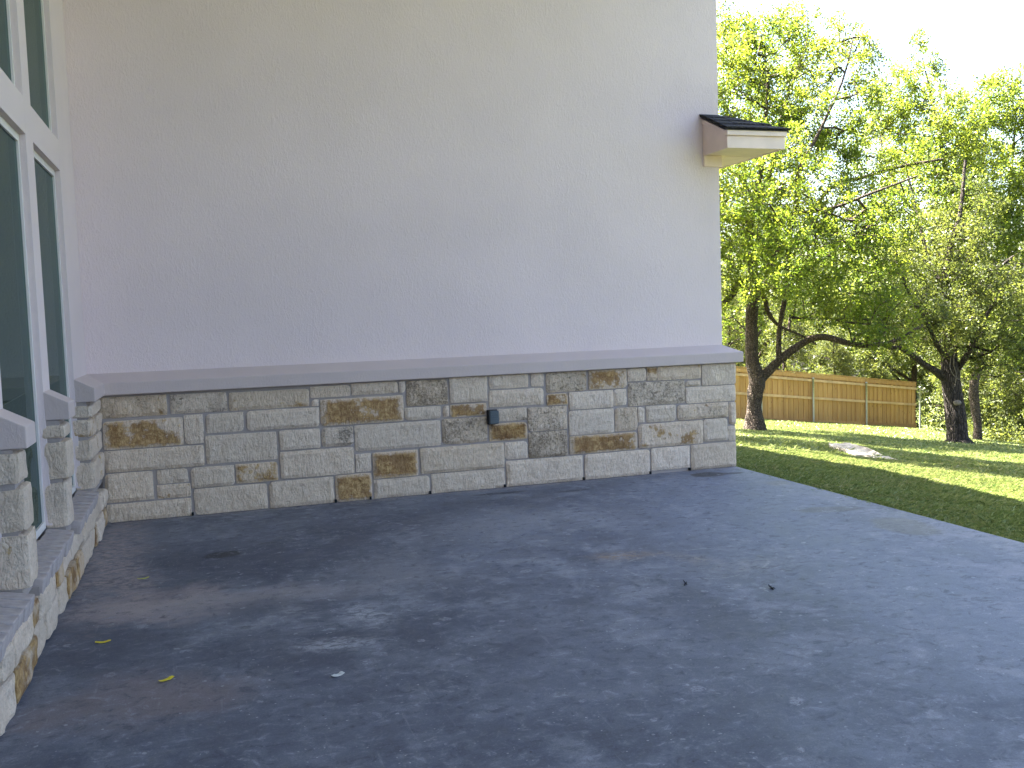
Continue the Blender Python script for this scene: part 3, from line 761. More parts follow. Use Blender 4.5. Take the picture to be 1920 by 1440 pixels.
# rowlock brick sills
bk = None
for bi, (a, b) in enumerate(BAYS):
    n = round((b - a + .02) / .128)
    st = (b - a) / n
    me = None
    for i in range(n):
        L = .150
        v, f = boxv(-L / 2, L / 2, -st / 2 + .009, st / 2 - .009, -.045, .045)
        v = [(p[0] + r.uniform(-.003, .003), p[1] + r.uniform(-.002, .002), p[2] + r.uniform(-.002, .002)) for p in v]
        o = MB().add(v, f).build('brick', M['brick'], wwall, .006)
        o.location = (-.053 + r.uniform(-.005, .006), a + (i + .5) * st, .352 + r.uniform(-.003, .003))
        o.rotation_euler = (0, R_(11), r.uniform(-.012, .012))
    box('sill_mortar', (-.20, .008, a, b, .302, .345), M['mortar'], wwall)

# windows: white frame ring and dark reflecting pane, upper and lower light of each bay
XW = -.133
def window(a, b, z0, z1):
    w = empty('window', (0, 0, 0)); w.parent = house
    fw = .034
    fr = MB()
    for d in ((-.20, XW, a + .001, a + fw, z0, z1), (-.20, XW, b - fw, b - .001, z0, z1), (-.20, XW - .001, a + fw, b - fw, z0, z0 + fw + .012), (-.20, XW - .001, a + fw, b - fw, z1 - fw - .012, z1)):
        fr.box(*d)
    fo = fr.build('frame', M['vinyl'], w)
    box('pane', (-.156, -.146, a + fw - .004, b - fw + .004, z0 + fw - .004, z1 - fw + .004), M['glass'], w)
    return w
for (a, b) in BAYS:
    window(a, b, Z_S + .012, Z_T0 - .002)
    window(a, b, Z_T1 + .002, 4.698)

# ---- boxed eave at the outer corner
eave = empty('eave', (0, 0, 0)); eave.parent = house
EX0, EX1, EY0, EZ0, EZ1 = 5.632, 6.262, -.37, 3.112, 3.272
box('fascia_board', (EX0, EX1, EY0, EY0 + .025, EZ0, EZ1 - .045), M['eave'], eave, .002)
box('fascia_board', (EX0 - .012, EX1 + .012, EY0 - .022, EY0 + .02, EZ1 - .043, EZ1 + .012), M['eave'], eave, .004)
# outer fascia running back along the lawn side
box('fascia_board', (EX1 - .025, EX1 + .001, EY0 + .026, 7.4, EZ0, EZ1 - .045), M['eave'], eave)
box('fascia_board', (EX1 - .02, EX1 + .022, EY0 + .021, 7.4, EZ1 - .043, EZ1 + .012), M['eave'], eave)
# inner cheek with its sloping top
v = [(EX0, EY0 + .026, EZ0), (EX0, YS - .002, EZ0), (EX0, YS - .002, EZ1 + .20), (EX0, EY0 + .026, EZ1 - .01),
     (EX0 + .02, EY0 + .026, EZ0), (EX0 + .02, YS - .002, EZ0), (EX0 + .02, YS - .002, EZ1 + .20), (EX0 + .02, EY0 + .026, EZ1 - .01)]
mesh_obj('cheek_board', v, [(3, 2, 1, 0), (4, 5, 6, 7), (0, 1, 5, 4), (1, 2, 6, 5), (2, 3, 7, 6), (3, 0, 4, 7)], M['eave'], eave)
v = [(EX0 - .012, EY0 + .02, EZ1 - .045), (EX0 - .012, YS - .002, EZ1 + .155), (EX0 - .012, YS - .002, EZ1 + .205), (EX0 - .012, EY0 + .02, EZ1 + .008),
     (EX0 - .002, EY0 + .02, EZ1 - .045), (EX0 - .002, YS - .002, EZ1 + .155), (EX0 - .002, YS - .002, EZ1 + .205), (EX0 - .002, EY0 + .02, EZ1 + .008)]
mesh_obj('rake_trim', v, [(3, 2, 1, 0), (4, 5, 6, 7), (0, 1, 5, 4), (1, 2, 6, 5), (2, 3, 7, 6), (3, 0, 4, 7)], M['eave'], eave)
box('soffit', (EX0 + .021, EX1 - .026, EY0 + .026, YS - .003, EZ0 + .006, EZ0 + .02), M['eave'], eave)
box('soffit', (XE + .002, EX1 - .026, YS - .001, 7.4, EZ0 + .004, EZ0 + .018), M['eave'], eave)
box('frieze_board', (EX0 + .002, XE + .022, YS - .022, YS - .001, EZ0 - .105, EZ0 + .003), M['eave'], eave, .002)
box('frieze_board', (XE + .001, XE + .022, YS + .0, 7.4, EZ0 - .105, EZ0 + .003), M['eave'], eave)
# roof deck: hipped return
zt = EZ1 + .014; rise = .445
hx, hy = EX1 + .02, EY0 - .03
ztop = zt + (YS - hy) * rise
xin = hx - (YS - hy)
deck_v = [(EX0 - .03, hy, zt), (hx, hy, zt), (xin, YS - .002, ztop), (EX0 - .03, YS - .002, ztop), (hx, 7.4, zt), (xin, 7.4, ztop)]
dv = deck_v + [(x, y, z - .012) for x, y, z in deck_v]
mesh_obj('roof_deck', dv, [(0, 1, 2, 3), (1, 4, 5, 2), (9, 8, 7, 6), (8, 11, 10, 7), (0, 6, 7, 1), (1, 7, 10, 4), (0, 3, 9, 6)], M['shingle'], eave)
r = random.Random(8)
slope = math.atan(rise)
nc = 4; dep = (YS - hy) / nc
for c in range(nc):
    y0 = hy + c * dep
    x = EX0 - .035
    xr = hx - c * dep * .98
    while x < xr - .03:
        w = min(r.uniform(.13, .19), xr - x + .005)
        z0 = zt + (c * dep) * rise
        t = .010 + .003 * r.random()
        lift = .004 + r.uniform(0, .006)
        vv = []
        for dz in (lift, lift + t):
            vv += [(x + .002, y0 - .018, z0 + dz), (x + w - .002, y0 - .018 + r.uniform(-.004, .004), z0 + dz), (x + w - .002 - (dep if x + w > xr - .02 else 0), y0 + dep, z0 + dep * rise + dz - .004), (x + .002 - (dep * .6 if x + w > xr - .02 else 0), y0 + dep, z0 + dep * rise + dz - .004)]
        mesh_obj('shingle', vv, [(3, 2, 1, 0), (4, 5, 6, 7), (0, 1, 5, 4), (1, 2, 6, 5), (2, 3, 7, 6), (3, 0, 4, 7)], M['shingle'], eave)
        x += w
for c in range(nc):      # lawn side slope, a few courses back
    x0 = hx - c * dep
    y = hy + c * dep
    z0 = zt + c * dep * rise
    while y < 1.2:
        w = r.uniform(.22, .32)
        vv = []
        for dz in (.005, .017):
            vv += [(x0 + .018, y + .002, z0 + dz), (x0 + .018, y + w - .002, z0 + dz), (x0 - dep, y + w - .002, z0 + dep * rise + dz - .004), (x0 - dep, y + .002 + (dep if y < hy + c * dep + .01 else 0), z0 + dep * rise + dz - .004)]
        mesh_obj('shingle', vv, [(3, 2, 1, 0), (4, 5, 6, 7), (0, 1, 5, 4), (1, 2, 6, 5), (2, 3, 7, 6), (3, 0, 4, 7)], M['shingle'], eave)
        y += w

# ------------------------------------------------------------------ outlet cover on the stone wall
out = empty('outlet_box', (3.328, -.03, .605))
tag(out, 'small slate-blue weatherproof outlet cover fixed to the stone wall', 'outlet')
MB().box(-.048, .048, -.012, .028, 0, .135).build('back_box', M['blackp'], out, .006)
MB().box(-.042, .050, -.055, -.0125, .006, .129).build('cover', M['plastic'], out, .010)
for zz in (.028, .048, .072, .092, .112):
    MB().box(-.030, .036, -.0585, -.0545, zz, zz + .008).build('rib', M['plastic'], out, .0015)
MB().box(-.045, -.038, -.050, -.013, .125, .138).build('hinge', M['blackp'], out, .002)


# ------------------------------------------------------------------ vegetation
def leaf_mesh(name, centers, dirs, size, aspect, mat, parent, rs, stuff=True):
    """one small bent leaf (two triangles sharing a rib) per centre"""
    n = len(centers); r = np.random.RandomState(rs)
    d = dirs / (np.linalg.norm(dirs, axis=1, keepdims=True) + 1e-9)
    up = r.normal(size=(n, 3)) + np.array([0, 0, .9])
    s = np.cross(d, up); s /= np.linalg.norm(s, axis=1, keepdims=True) + 1e-9
    nn = np.cross(s, d)
    L = size * (.65 + .7 * r.rand(n))[:, None]; Wd = L * aspect
    a = centers - d * L * .5; b = centers + d * L * .5
    lift = nn * (L * .12)
    V = np.empty((n, 4, 3)); V[:, 0] = a; V[:, 1] = centers + s * Wd * .5 + lift; V[:, 2] = b; V[:, 3] = centers - s * Wd * .5 + lift
    base = np.arange(n)[:, None] * 4
    F = (base + np.array([0, 1, 2, 3])[None, :])
    o = np_mesh(name, V.reshape(-1, 3), F, mat, parent)
    if stuff: o['kind'] = 'stuff'
    return o

def grow(limbs, clumps, n_tips, rs, step=.22, min_r=.0065, gravity=.0):
    """connect tips scattered through the crown's clumps to the limbs by crooked twigs"""
    r = np.random.RandomState(rs)
    P = []
    for li, l in enumerate(limbs):
        Q = smooth_path(l, .15)
        start = int(len(Q) * (.45 if li == 0 else .25))
        P.append(Q[start:, :3])
    nodes = [p for p in np.concatenate(P)]
    n_skel = len(nodes)
    cl = np.array(clumps); vol = cl[:, 3] ** 2.4; pr = vol / vol.sum()
    pick = r.choice(len(cl), n_tips, p=pr)
    g = r.normal(size=(n_tips, 3)); g /= np.linalg.norm(g, axis=1, keepdims=True)
    rad = (.25 + .75 * r.rand(n_tips) ** .45)
    T = cl[pick, :3] + g * rad[:, None] * cl[pick, 3:4] * np.array([1, 1, .85])
    skel = np.array(nodes)
    d0 = np.array([np.min(((skel - t) ** 2).sum(1)) for t in T])
    order = np.argsort(d0)
    N = np.empty((n_tips * 14 + n_skel, 3)); N[:n_skel] = skel; cnt = n_skel
    parent = -np.ones(len(N), int); chains = []; tips = []; tdir = []
    for ti in order:
        t = T[ti]
        dd = ((N[:cnt] - t) ** 2).sum(1)
        # prefer to leave from below / inside
        dd = dd + .6 * np.maximum(0, N[:cnt, 2] - t[2])
        j = int(np.argmin(dd)); a = N[j].copy()
        L = np.linalg.norm(t - a)
        k = max(1, min(12, int(L / step)))
        prev = j
        perp = r.normal(size=3) * L * .10
        for q in range(1, k + 1):
            f = q / k
            p = a + (t - a) * f + perp * math.sin(math.pi * f) + (r.normal(size=3) * .025 if q < k else 0)
            N[cnt] = p; parent[cnt] = prev; prev = cnt; cnt += 1
        tips.append(t); tdir.append((t - a) / (L + 1e-6))
    N = N[:cnt]; parent = parent[:cnt]
    w = np.zeros(cnt)
    has_child = np.zeros(cnt, bool); has_child[parent[n_skel:]] = True
    w[n_skel:][~has_child[n_skel:]] = 1
    for i in range(cnt - 1, n_skel - 1, -1):
        w[parent[i]] += w[i]
    rr = np.minimum(min_r * np.maximum(w, 1) ** .48, .04)
    idx = np.arange(n_skel, cnt)
    A = N[parent[idx]]; B = N[idx]; ra = np.minimum(rr[parent[idx]], rr[idx] * 1.35); rb = rr[idx]
    t = B - A; t /= np.linalg.norm(t, axis=1, keepdims=True) + 1e-9
    ref = np.where(np.abs(t[:, 2:3]) < .9, np.array([[0, 0, 1.]]), np.array([[1., 0, 0]]))
    s = np.cross(t, ref); s /= np.linalg.norm(s, axis=1, keepdims=True); b = np.cross(t, s)
    sides = 4; m = len(idx)
    V = np.empty((m, 2 * sides, 3))
    for q in range(sides):
        an = 2 * math.pi * q / sides
        o = math.cos(an) * s + math.sin(an) * b
        V[:, q] = A - t * ra[:, None] * .3 + o * ra[:, None]; V[:, sides + q] = B + o * rb[:, None]
    F = np.concatenate([np.arange(m)[:, None] * 2 * sides + np.array([q, (q + 1) % sides, sides + (q + 1) % sides, sides + q])[None] for q in range(sides)])
    return np.array(tips), np.array(tdir), N[n_skel:], V.reshape(-1, 3), F

def tree(name, label, limbs, clumps, n_tips, per_tip, leaf, aspect, barkm, leafm, rs, spread=.22, group=None, extra_nodes=.35, thin=1.0):
    bx, by = limbs[0][0][:2]; bz = float(terrain(bx, by))
    root = empty(name, (bx, by, bz)); tag(root, label, 'tree', group)
    off = np.array([bx, by, bz])
    tr0 = [tuple(p) for p in limbs[0]]
    # root flare down to the soil
    b = tr0[0]
    tr0 = [(b[0], b[1], min(b[2], bz) - .12, b[3] * 1.5), (b[0], b[1], bz + .02, b[3] * 1.22)] + [p for p in tr0 if p[2] > bz + .12]
    for li, l in enumerate([tr0] + [list(x) for x in limbs[1:]]):
        Q = smooth_path(l, .10)
        r = np.random.RandomState(rs + li)
        V, F = tube([tuple(q) for q in Q], 16 if li == 0 else 10, .12 if li == 0 else .16, rs + li)
        np_mesh('trunk' if li == 0 else 'limb', V - off, F, barkm, root, smooth=True)
    tips, td, nodes, TV, TF = grow(limbs, clumps, n_tips, rs)
    tw = np_mesh('twigs', TV - off, TF, barkm, root); tw['kind'] = 'stuff'
    r = np.random.RandomState(rs + 99)
    ext = nodes[r.rand(len(nodes)) < extra_nodes]
    base = np.concatenate([tips, ext])
    bd = np.concatenate([td, r.normal(size=(len(ext), 3))])
    cnt = np.maximum(1, r.poisson(per_tip, len(base)))
    ci = np.repeat(np.arange(len(base)), cnt)
    sp = spread * (.6 + .8 * r.rand(len(base)))[ci][:, None]
    g = r.normal(size=(len(ci), 3)); g /= np.linalg.norm(g, axis=1, keepdims=True)
    C = base[ci] + g * sp * (r.rand(len(ci)) ** .5)[:, None] + bd[ci] * .04
    D = g + bd[ci] * .5 + r.normal(size=(len(ci), 3)) * .6
    leaf_mesh('foliage', C - off, D, leaf, aspect, leafm, root, rs + 5)
    return root

oak = tree('oak_tree', 'forked oak by the wall corner with one limb arching right', OAK_LIMBS, OAK_CLUMPS, 2400, 42, .058, .66, M['bark'], M['oakleaf'], 11, .20)
SHADE_LIMBS = [[(8.3, 8.2, -.9, .26), (8.3, 8.2, -.4, .2), (8.35, 8.1, 1.5, .17), (8.3, 7.7, 3.5, .15), (8.4, 7.0, 5.4, .11), (8.5, 6.2, 6.8, .06), (8.5, 5.5, 8.2, .02)],
 [(8.3, 7.8, 3.2, .09), (8.1, 6.4, 5.4, .08), (8.1, 4.8, 7.0, .06), (8.4, 3.2, 7.6, .04), (8.4, 1.8, 7.7, .015)],
 [(8.3, 7.7, 3.6, .08), (7.4, 6.6, 5.6, .06), (7.2, 5.2, 7.0, .04), (7.5, 3.8, 7.8, .015)],
 [(8.4, 7.0, 5.4, .06), (8.8, 7.2, 6.6, .04), (9.0, 6.6, 7.6, .015)]]
SHADE_CLUMPS = [(8.8, 4.6, 7.5, .9), (8.6, 3.2, 7.7, .85), (8.2, 2.0, 7.9, .75), (8.9, 5.8, 7.6, .8), (9.4, 3.9, 7.5, .6), (7.6, 5.2, 7.7, .9), (7.5, 3.8, 8.2, .8), (8.4, 6.6, 7.8, 1.0), (8.9, 7.0, 7.8, .8), (7.4, 7.2, 7.2, 1.0), (8.6, 8.4, 7.4, 1.0), (7.9, .9, 8.0, .55)]
SHADE_CLUMPS = [(x - .75, y + .3, z + .2, r_ * 1.05) for x, y, z, r_ in SHADE_CLUMPS]
SHADE_LIMBS = [[(x - max(0, min(1, (z - 3) / 2.5)) * 1.1, y + .2, z, r_) for x, y, z, r_ in l] for l in SHADE_LIMBS]
shade = tree('oak_tree', 'oak mostly hidden behind the house corner, shading the lawn', SHADE_LIMBS, SHADE_CLUMPS, 900, 38, .085, .66, M['bark'], M['oakleaf'], 61, .22)
ced = tree('cedar_tree', 'shaggy dark-barked tree standing on the lawn right of the fence end', CEDAR_LIMBS, CEDAR_CLUMPS, 900, 32, .066, .6, M['cbark'], M['cedleaf'], 23, .20)
# sawn knot and pale vine on its trunk
def knot(root, p, s, seed):
    bm = bmesh.new(); bmesh.ops.create_icosphere(bm, subdivisions=2, radius=1)
    for v in bm.verts:
        v.co = Vector((v.co.x * s[0], v.co.y * s[1], v.co.z * s[2])) * (1 + .2 * noise.noise(v.co * 1.5 + Vector((seed, 0, 0))))
    me = bpy.data.meshes.new('knot'); bm.to_mesh(me); bm.free(); me.materials.append(M['vine'])
    o = link(bpy.data.objects.new('knot', me), root); o.location = Vector(p) - root.location
    return o
knot(ced, (17.86, 9.90, -.83), (.10, .08, .07), 3)
for k_, pth in enumerate([[(17.80, 10.05, .25), (17.76, 10.02, .0), (17.86, 9.99, -.2), (18.02, 10.0, -.28), (18.12, 10.08, -.1), (18.2, 10.05, .12)], [(17.9, 10.02, .4), (17.84, 10.0, .1), (17.9, 9.98, -.15), (17.84, 9.96, -.45)]]):
    V, F = tube([tuple(q) for q in smooth_path([p + (.009,) for p in pth], .05)], 6, .2, k_)
    np_mesh('vine', V - np.array(ced.location), F, M['vine'], ced, smooth=True)
oak2 = tree('oak_tree', 'tall slender oak behind the shaggy-barked tree, crown against the white sky', OAK2_LIMBS, OAK2_CLUMPS, 2100, 38, .073, .66, M['bark'], M['oakleaf2'], 37, .24)

# trees beyond the lawn: four models, set out singly
def wood_proto(kind, rs):
    r = np.random.RandomState(rs)
    if kind == 'cedar':
        H = 6.5
        limbs = [[(0, 0, -.3, .16), (.05, 0, 1, .13), (0, .08, 2.5, .10), (.06, .02, 4.5, .06), (0, 0, 6.2, .02)]]
        cl = []
        for k_ in range(26):
            z = .5 + 5.8 * (k_ / 25); R = 1.75 * (1 - (z / 6.9) ** 1.6) + .2
            a = r.rand() * 6.28; q = R * (.35 + .5 * r.rand())
            cl.append((math.cos(a) * q, math.sin(a) * q, z, .55 + .35 * r.rand()))
        for k_ in range(6):
            a = k_ * 1.05; z = .8 + k_ * .7
            limbs.append([(0, 0, z, .05), (math.cos(a) * .8, math.sin(a) * .8, z + .3, .035), (math.cos(a) * 1.5, math.sin(a) * 1.5, z + .4, .012)])
    else:
        limbs = [[(0, 0, -.3, .17), (.08, .05, 1.2, .13), (-.05, .1, 2.6, .11), (.1, 0, 4.5, .07), (0, .1, 6.6, .02)]]
        cl = []
        for k_ in range(22):
            a = r.rand() * 6.28; z = 2.2 + 4.6 * r.rand(); R = 2.3 * math.sqrt(max(.05, 1 - ((z - 4.2) / 3.2) ** 2)); q = R * (.3 + .6 * r.rand())
            cl.append((math.cos(a) * q, math.sin(a) * q, z, .6 + .45 * r.rand()))
        for k_ in range(7):
            a = k_ * .93 + r.rand() * .4; z = 1.7 + k_ * .45
            limbs.append([(0, .05, z, .07), (math.cos(a) * .9, math.sin(a) * .9, z + .6, .05), (math.cos(a) * 2.0, math.sin(a) * 2.0, z + 1.5, .015)])
    return limbs, cl
protos = []
for kind, rs in (('cedar', 3), ('cedar', 8), ('oak', 14), ('oak', 21)):
    limbs, cl = wood_proto(kind, rs)
    me_list = []
    parts = []
    for li, l in enumerate(limbs):
        V, F = tube([tuple(q) for q in smooth_path(l, .3)], 8, .15, rs + li); parts.append((V, F))
    tips, td, nodes, TV, TF = grow(limbs, cl, 300, rs, step=.35, min_r=.007)
    parts.append((TV, TF))
    Vs = []; Fs = []; n = 0
    for V, F in parts: Vs.append(V); Fs.append(F + n); n += len(V)
    trk = np_mesh('trunk', np.concatenate(Vs), np.concatenate(Fs), M['cbark'] if kind == 'cedar' else M['bark'], None, smooth=True)
    r = np.random.RandomState(rs + 7)
    base = np.concatenate([tips, nodes[r.rand(len(nodes)) < .5]])
    ci = np.repeat(np.arange(len(base)), 34)
    g = r.normal(size=(len(ci), 3)); g /= np.linalg.norm(g, axis=1, keepdims=True)
    C = base[ci] + g * .30 * (r.rand(len(ci)) ** .5)[:, None]
    cr = leaf_mesh('foliage', C, g + r.normal(size=g.shape) * .6, .12 if kind == 'oak' else .11, .55 if kind == 'oak' else .38, M['woodleaf'] if kind == 'cedar' else M['cedleaf'], None, rs + 9)
    protos.append((kind, trk, cr))
WOODS = [  # x, y, model, scale, turn, name, label
 (21.0, 25.6, 0, .80, 20, 'dark cedar right behind the fence, nearest the forked oak'),
 (24.6, 27.0, 1, .86, 80, 'bushy cedar standing behind the middle of the fence'),
 (27.2, 27.2, 0, .70, 190, 'low pale cedar peeping over the fence between its steel posts'),
 (30.4, 28.6, 1, .92, 250, 'cedar behind the right end of the fence'),
 (17.0, 27.5, 2, 1.05, 10, 'leafy tree far behind the fence, seen beside the wall corner'),
 (21.5, 31.0, 3, 1.15, 130, 'broad tree behind the cedars left of the fence middle'),
 (26.5, 32.5, 2, 1.15, 200, 'broad tree in the second row behind the fence middle'),
 (31.5, 34.0, 3, 1.2, 300, 'broad tree in the second row behind the fence end'),
 (28.6, 20.4, 3, .88, 40, 'thin-trunked tree between the fence end and the shaggy tree'),
 (32.2, 25.2, 0, .85, 100, 'cedar down the slope just past the fence end post'),
 (29.8, 18.6, 1, .80, 220, 'dark cedar low on the slope right of the shaggy tree'),
 (33.5, 21.8, 2, 1.1, 70, 'leafy tree down the slope right of the shaggy tree'),
 (27.6, 15.6, 0, .78, 310, 'cedar at the right edge of the lawn'),
 (31.0, 16.2, 3, 1.0, 160, 'leafy tree down the slope at the right edge'),
 (38.0, 27.5, 3, 1.3, 30, 'tall tree deep in the woods right of the shaggy tree'),
 (37.0, 33.5, 2, 1.3, 90, 'tall tree deep in the woods behind the fence end'),
 (25.0, 12.4, 1, .66, 140, 'small cedar beyond the lawn, farthest right'),
]
for i, (x, y, k_, s, a, lab) in enumerate(WOODS):
    kind, trk, cr = protos[k_]
    root = empty('cedar_tree' if kind == 'cedar' else 'woodland_tree', (x, y, float(terrain(x, y)) - .05))
    root.rotation_euler = (0, 0, R_(a)); root.scale = (s, s, s * (1 + .08 * math.sin(i * 2.3)))
    tag(root, lab, 'tree', 'trees beyond the lawn')
    for src in (trk, cr):
        o = src.copy(); COL.objects.link(o); o.parent = root
for kind, trk, cr in protos:
    bpy.data.objects.remove(trk); bpy.data.objects.remove(cr)
# far woodland, one mass
r = np.random.RandomState(4)
nb = 260
ang = np.radians(r.uniform(20, 66, nb)); dist = r.uniform(48, 78, nb)
cx = .86 + np.sin(ang) * dist; cy = -8.4 + np.cos(ang) * dist
cz = terrain(cx, cy) + r.uniform(.3, 9.0, nb)
R = r.uniform(1.3, 2.6, nb)
ci = np.repeat(np.arange(nb), 320)
g = r.normal(size=(len(ci), 3)); g /= np.linalg.norm(g, axis=1, keepdims=True)
C = np.stack([cx, cy, cz], 1)[ci] + g * (R[ci] * r.rand(len(ci)) ** .45)[:, None]
C[:, 2] = np.maximum(C[:, 2], terrain(C[:, 0], C[:, 1]) + .05)
wd = leaf_mesh('far_woodland', C, g + r.normal(size=g.shape), .34, .6, M['woodleaf'], None, 6)
tag(wd, 'far woods filling the gaps behind the nearer trees', 'woods', kind='stuff')
# undergrowth at the foot of the woods
nb = 150
t = r.rand(nb); off = r.uniform(1.0, 9, nb)
cx = 29.6 + (23.5 - 29.6) * t + .863 * off; cy = 25 + (11 - 25) * t - .504 * off + r.normal(size=nb) * .5
R = r.uniform(.35, .8, nb); cz = terrain(cx, cy) + R * .7
ci = np.repeat(np.arange(nb), 240)
g = r.normal(size=(len(ci), 3)); g /= np.linalg.norm(g, axis=1, keepdims=True)
C = np.stack([cx, cy, cz], 1)[ci] + g * (R[ci] * r.rand(len(ci)) ** .45)[:, None]
ug = leaf_mesh('undergrowth', C, g + r.normal(size=g.shape), .10, .5, M['woodleaf'], None, 16)
tag(ug, 'low brush along the edge of the woods', 'brush', kind='stuff')

# grass blades
def blades(n, xr, yr, h, w, rs, keep=None):
    r = np.random.RandomState(rs)
    x = r.uniform(*xr, n); y = r.uniform(*yr, n)
    if keep is not None:
        k = keep(x, y, r); x, y = x[k], y[k]
    n = len(x); z = terrain(x, y)
    a = r.rand(n) * 6.283; ln = r.normal(size=(n, 2)) * .55
    tuft = (.7 + .6 * (np.sin(x * 5.1 + np.sin(y * 3.3) * 2) * np.sin(y * 4.7 + 1.3) * .5 + .5))
    H = h * (.5 + .8 * r.rand(n)) * tuft
    W = w * (.6 + .8 * r.rand(n))
    c, s = np.cos(a) * W, np.sin(a) * W
    V = np.empty((n, 4, 3))
    V[:, 0] = np.stack([x - c, y - s, z - .01], 1); V[:, 1] = np.stack([x + c, y + s, z - .01], 1)
    mx, my = x + ln[:, 0] * H * .4, y + ln[:, 1] * H * .4
    V[:, 2] = np.stack([x + ln[:, 0] * H * 1.1 + c * .3, y + ln[:, 1] * H * 1.1 + s * .3, z + H * .85], 1); V[:, 3] = np.stack([mx - c, my - s, z + H * .6], 1)
    F = np.arange(n)[:, None] * 4 + np.array([0, 1, 2, 3])[None]
    return V.reshape(-1, 3), F
def infront(x, y, r):
    q = (x - .86) / (y + 8.4)
    s = (x - 22) * .863 - (y - 12) * .504
    return (q > .48) & (q < 1.35) & (s < .6) & (x > 5.93)
parts = [blades(330000, (5.93, 9.6), (-4.5, 5.5), .050, .0028, 1, infront),
         blades(210000, (9.6, 16), (-2.5, 14), .055, .005, 2, infront),
         blades(130000, (12, 30), (2, 24), .06, .009, 3, lambda x, y, r: infront(x, y, r) & ((x > 16) | (y > 13))),
         blades(30000, (5.6, 10), (3, 21), .075, .008, 4, infront),
         blades(6000, (5.918, 5.99), (-4.5, .1), .055, .0025, 5, None)]
Vs = []; Fs = []; n = 0
for V, F in parts: Vs.append(V); Fs.append(F + n); n += len(V)
gr = np_mesh('grass', np.concatenate(Vs), np.concatenate(Fs), M['grass'])
tag(gr, 'mown green lawn grass beside the patio', 'grass', kind='stuff')

# flat limestone outcrop in the lawn
bm = bmesh.new(); bmesh.ops.create_icosphere(bm, subdivisions=4, radius=1)
for v in bm.verts:
    p = v.co.copy()
    f = 1 + .10 * noise.noise(p * 2.1 + Vector((4, 2, 1))) + .09 * noise.noise(p * 4.7) + .05 * noise.noise(p * 11)
    v.co = Vector((math.copysign(abs(p.x) ** .6, p.x) * .24 * f, math.copysign(abs(p.y) ** .75, p.y) * 1.35 * f, min(p.z, .42 + .22 * noise.noise(p * 3.5)) * .24 * f))
me = bpy.data.meshes.new('lawn_rock'); bm.to_mesh(me); bm.free(); me.materials.append(M['rock'])
rk = link(bpy.data.objects.new('lawn_rock', me)); rk.location = (9.8, 3.05, float(terrain(9.8, 3.05)) - .035); rk.rotation_euler = (R_(-1.5), R_(5), R_(-20))
tag(rk, 'long pale flat rock lying in the sunny strip of lawn', 'rock')

# ------------------------------------------------------------------ fence
fence = empty('wooden_fence', (21.0, 21.4, float(terrain(21, 21.4))))
tag(fence, 'new cedar picket fence with steel posts at the back of the lawn', 'fence')
F0 = np.array([18.38, 20.76]); F1 = np.array([28.6, 23.75])
dF = (F1 - F0); LF = np.linalg.norm(dF); dF /= LF; nF = np.array([dF[1], -dF[0]])   # towards the patio
fang = math.atan2(dF[1], dF[0])
def fbase(s):
    p = F0 + dF * s
    return -2.27 - .118 * s
HF = 1.80
rr = random.Random(3)
pv, pf = boxv(-.076, .076, -.009, .009, 0, HF)
pmesh = None
npk = int((LF + 3.0) / .141)
loc0 = Vector(fence.location)
for i in range(npk):
    s = LF - .07 - i * .141
    p = F0 + dF * s
    if pmesh is None:
        o = MB().add(pv, pf).build('picket', M['fence'], fence); pmesh = o.data
    else:
        o = link(bpy.data.objects.new('picket', pmesh), fence)
    p = p + nF * (.0 if i % 2 else -.019)
    o.location = Vector((p[0], p[1], fbase(s) + rr.uniform(-.012, .012))) - loc0
    o.rotation_euler = (0, rr.uniform(-.006, .006), fang)
def rail(name, s0, s1, z0, z1, d0, d1):
    V = []
    for s in (s0, s1):
        for d in (d0, d1):
            for z in (z0, z1):
                p = F0 + dF * s + nF * d
                V.append(tuple(Vector((p[0], p[1], fbase(s) + z)) - loc0))
    return mesh_obj(name, V, [(0, 1, 3, 2), (4, 6, 7, 5), (0, 4, 5, 1), (2, 3, 7, 6), (0, 2, 6, 4), (1, 5, 7, 3)], M['rail'] if name == 'rail' else M['fence'], fence)
posts = [.0 - 2.2, 1.2, 4.05, 7.25, LF + .18]
edges = [-3.0, 1.2, 4.05, 7.25, LF]
for a, b in zip(edges[:-1], edges[1:]):
    rail('rail', a + .005, b - .005, .86, .95, .010, .050)
    rail('rail', a + .005, b - .005, 1.52, 1.61, .010, .050)
    rail('trim_board', a + .005, b - .005, 1.66, 1.80, .010, .030)
    rail('kick_board', a + .005, b - .005, -.06, .09, .010, .030)
    rail('cap_board', a + .002, b - .002, 1.815, 1.845, -.03, .04)
for s in (1.2, 4.05, 7.25, LF + .18):
    p = F0 + dF * s + nF * .085
    hz = 1.62
    V, F = tube([(0, 0, -.2, .035), (0, 0, .8, .035), (0, 0, hz, .035), (0, 0, hz + .001, .042), (0, 0, hz + .04, .042), (0, 0, hz + .055, .02)], 12)
    o = np_mesh('post', V, F, M['galv'], fence, smooth=True); o.location = Vector((p[0], p[1], fbase(s))) - loc0

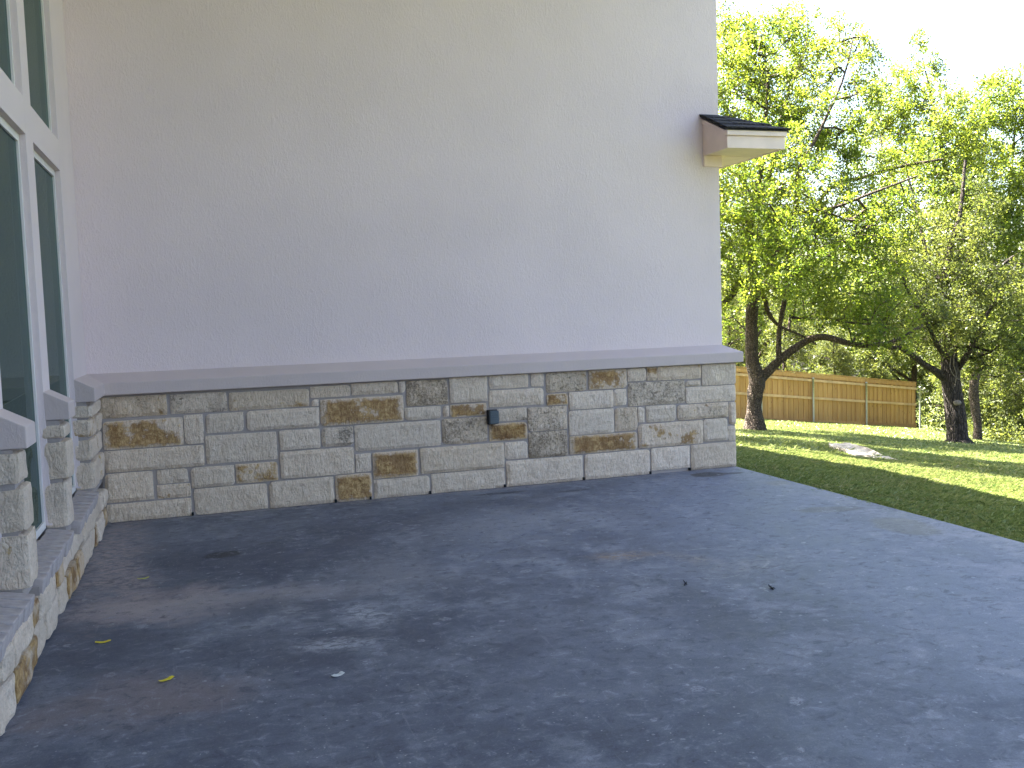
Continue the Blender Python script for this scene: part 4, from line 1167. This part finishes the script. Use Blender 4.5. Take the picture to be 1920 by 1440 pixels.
# ------------------------------------------------------------------ litter on the slab
def scrap(name, x, y, L, W, ang, mat, seed, curl=.006):
    r = random.Random(seed); V = []; n = 6
    for i in range(n + 1):
        t = i / n; w = W * (.55 + .45 * math.sin(math.pi * (.15 + .7 * t))) * r.uniform(.8, 1.1)
        zz = .004 + curl * (abs(t - .5) * 2) ** 2 + r.uniform(0, .002)
        V += [((t - .5) * L, -w / 2, zz), ((t - .5) * L, w / 2, zz + r.uniform(0, .003))]
    top = len(V); V += [(a, b, c - .0015) for a, b, c in V]
    F = []
    for i in range(n):
        a = i * 2; F += [(a, a + 2, a + 3, a + 1), (top + a + 1, top + a + 3, top + a + 2, top + a), (a, top + a, top + a + 2, a + 2), (a + 1, a + 3, top + a + 3, top + a + 1)]
    F += [(0, 1, top + 1, top), (2 * n, top + 2 * n, top + 2 * n + 1, 2 * n + 1)]
    o = mesh_obj(name, V, F, mat); o.location = (x, y, 0); o.rotation_euler = (0, 0, R_(ang)); return o
tag(scrap('wrapper_scrap', .60, -3.90, .075, .022, 38, M['yellow'], 1), 'yellow paper scrap on the patio, nearest the camera', 'litter', 'scraps on the patio')
tag(scrap('wrapper_scrap', .27, -3.22, .075, .020, 2, M['yellow'], 2), 'yellow paper scrap on the patio near the window wall', 'litter', 'scraps on the patio')
tag(scrap('fallen_leaf', .39, -1.99, .07, .016, 5, M['olive'], 3), 'greenish-yellow slip on the patio by the far window sill', 'litter', 'scraps on the patio')
tag(scrap('paper_scrap', 1.34, -4.15, .060, .030, 25, M['paper'], 4), 'pale grey scrap with a yellow edge on the patio', 'litter', 'scraps on the patio')
def twig(x, y, seed, label):
    r = random.Random(seed); root = None
    bm = MB()
    V, F = tube([(-.035, 0, .006, .005), (-.01, .006, .010, .006), (.012, -.002, .012, .006), (.036, .004, .016, .003)], 6, .3, seed)
    bm.add(V.tolist(), F.tolist())
    V, F = tube([(.004, 0, .011, .005), (.010, .014, .022, .005), (.006, .022, .036, .002)], 6, .3, seed + 1)
    bm.add(V.tolist(), F.tolist())
    V, F = tube([(-.008, .004, .01, .004), (-.018, -.014, .012, .004), (-.03, -.02, .01, .002)], 6, .3, seed + 2)
    bm.add(V.tolist(), F.tolist())
    o = bm.build('dry_leaf', M['twig']); o.scale = (.7, .7, .7); o.location = (x, y, 0); o.rotation_euler = (0, 0, r.uniform(0, 6)); tag(o, label, 'litter', 'scraps on the patio'); return o
twig(3.44, -3.51, 1, 'curled black scrap on the patio, left of the two')
twig(3.84, -3.78, 4, 'curled black scrap on the patio, right of the two')
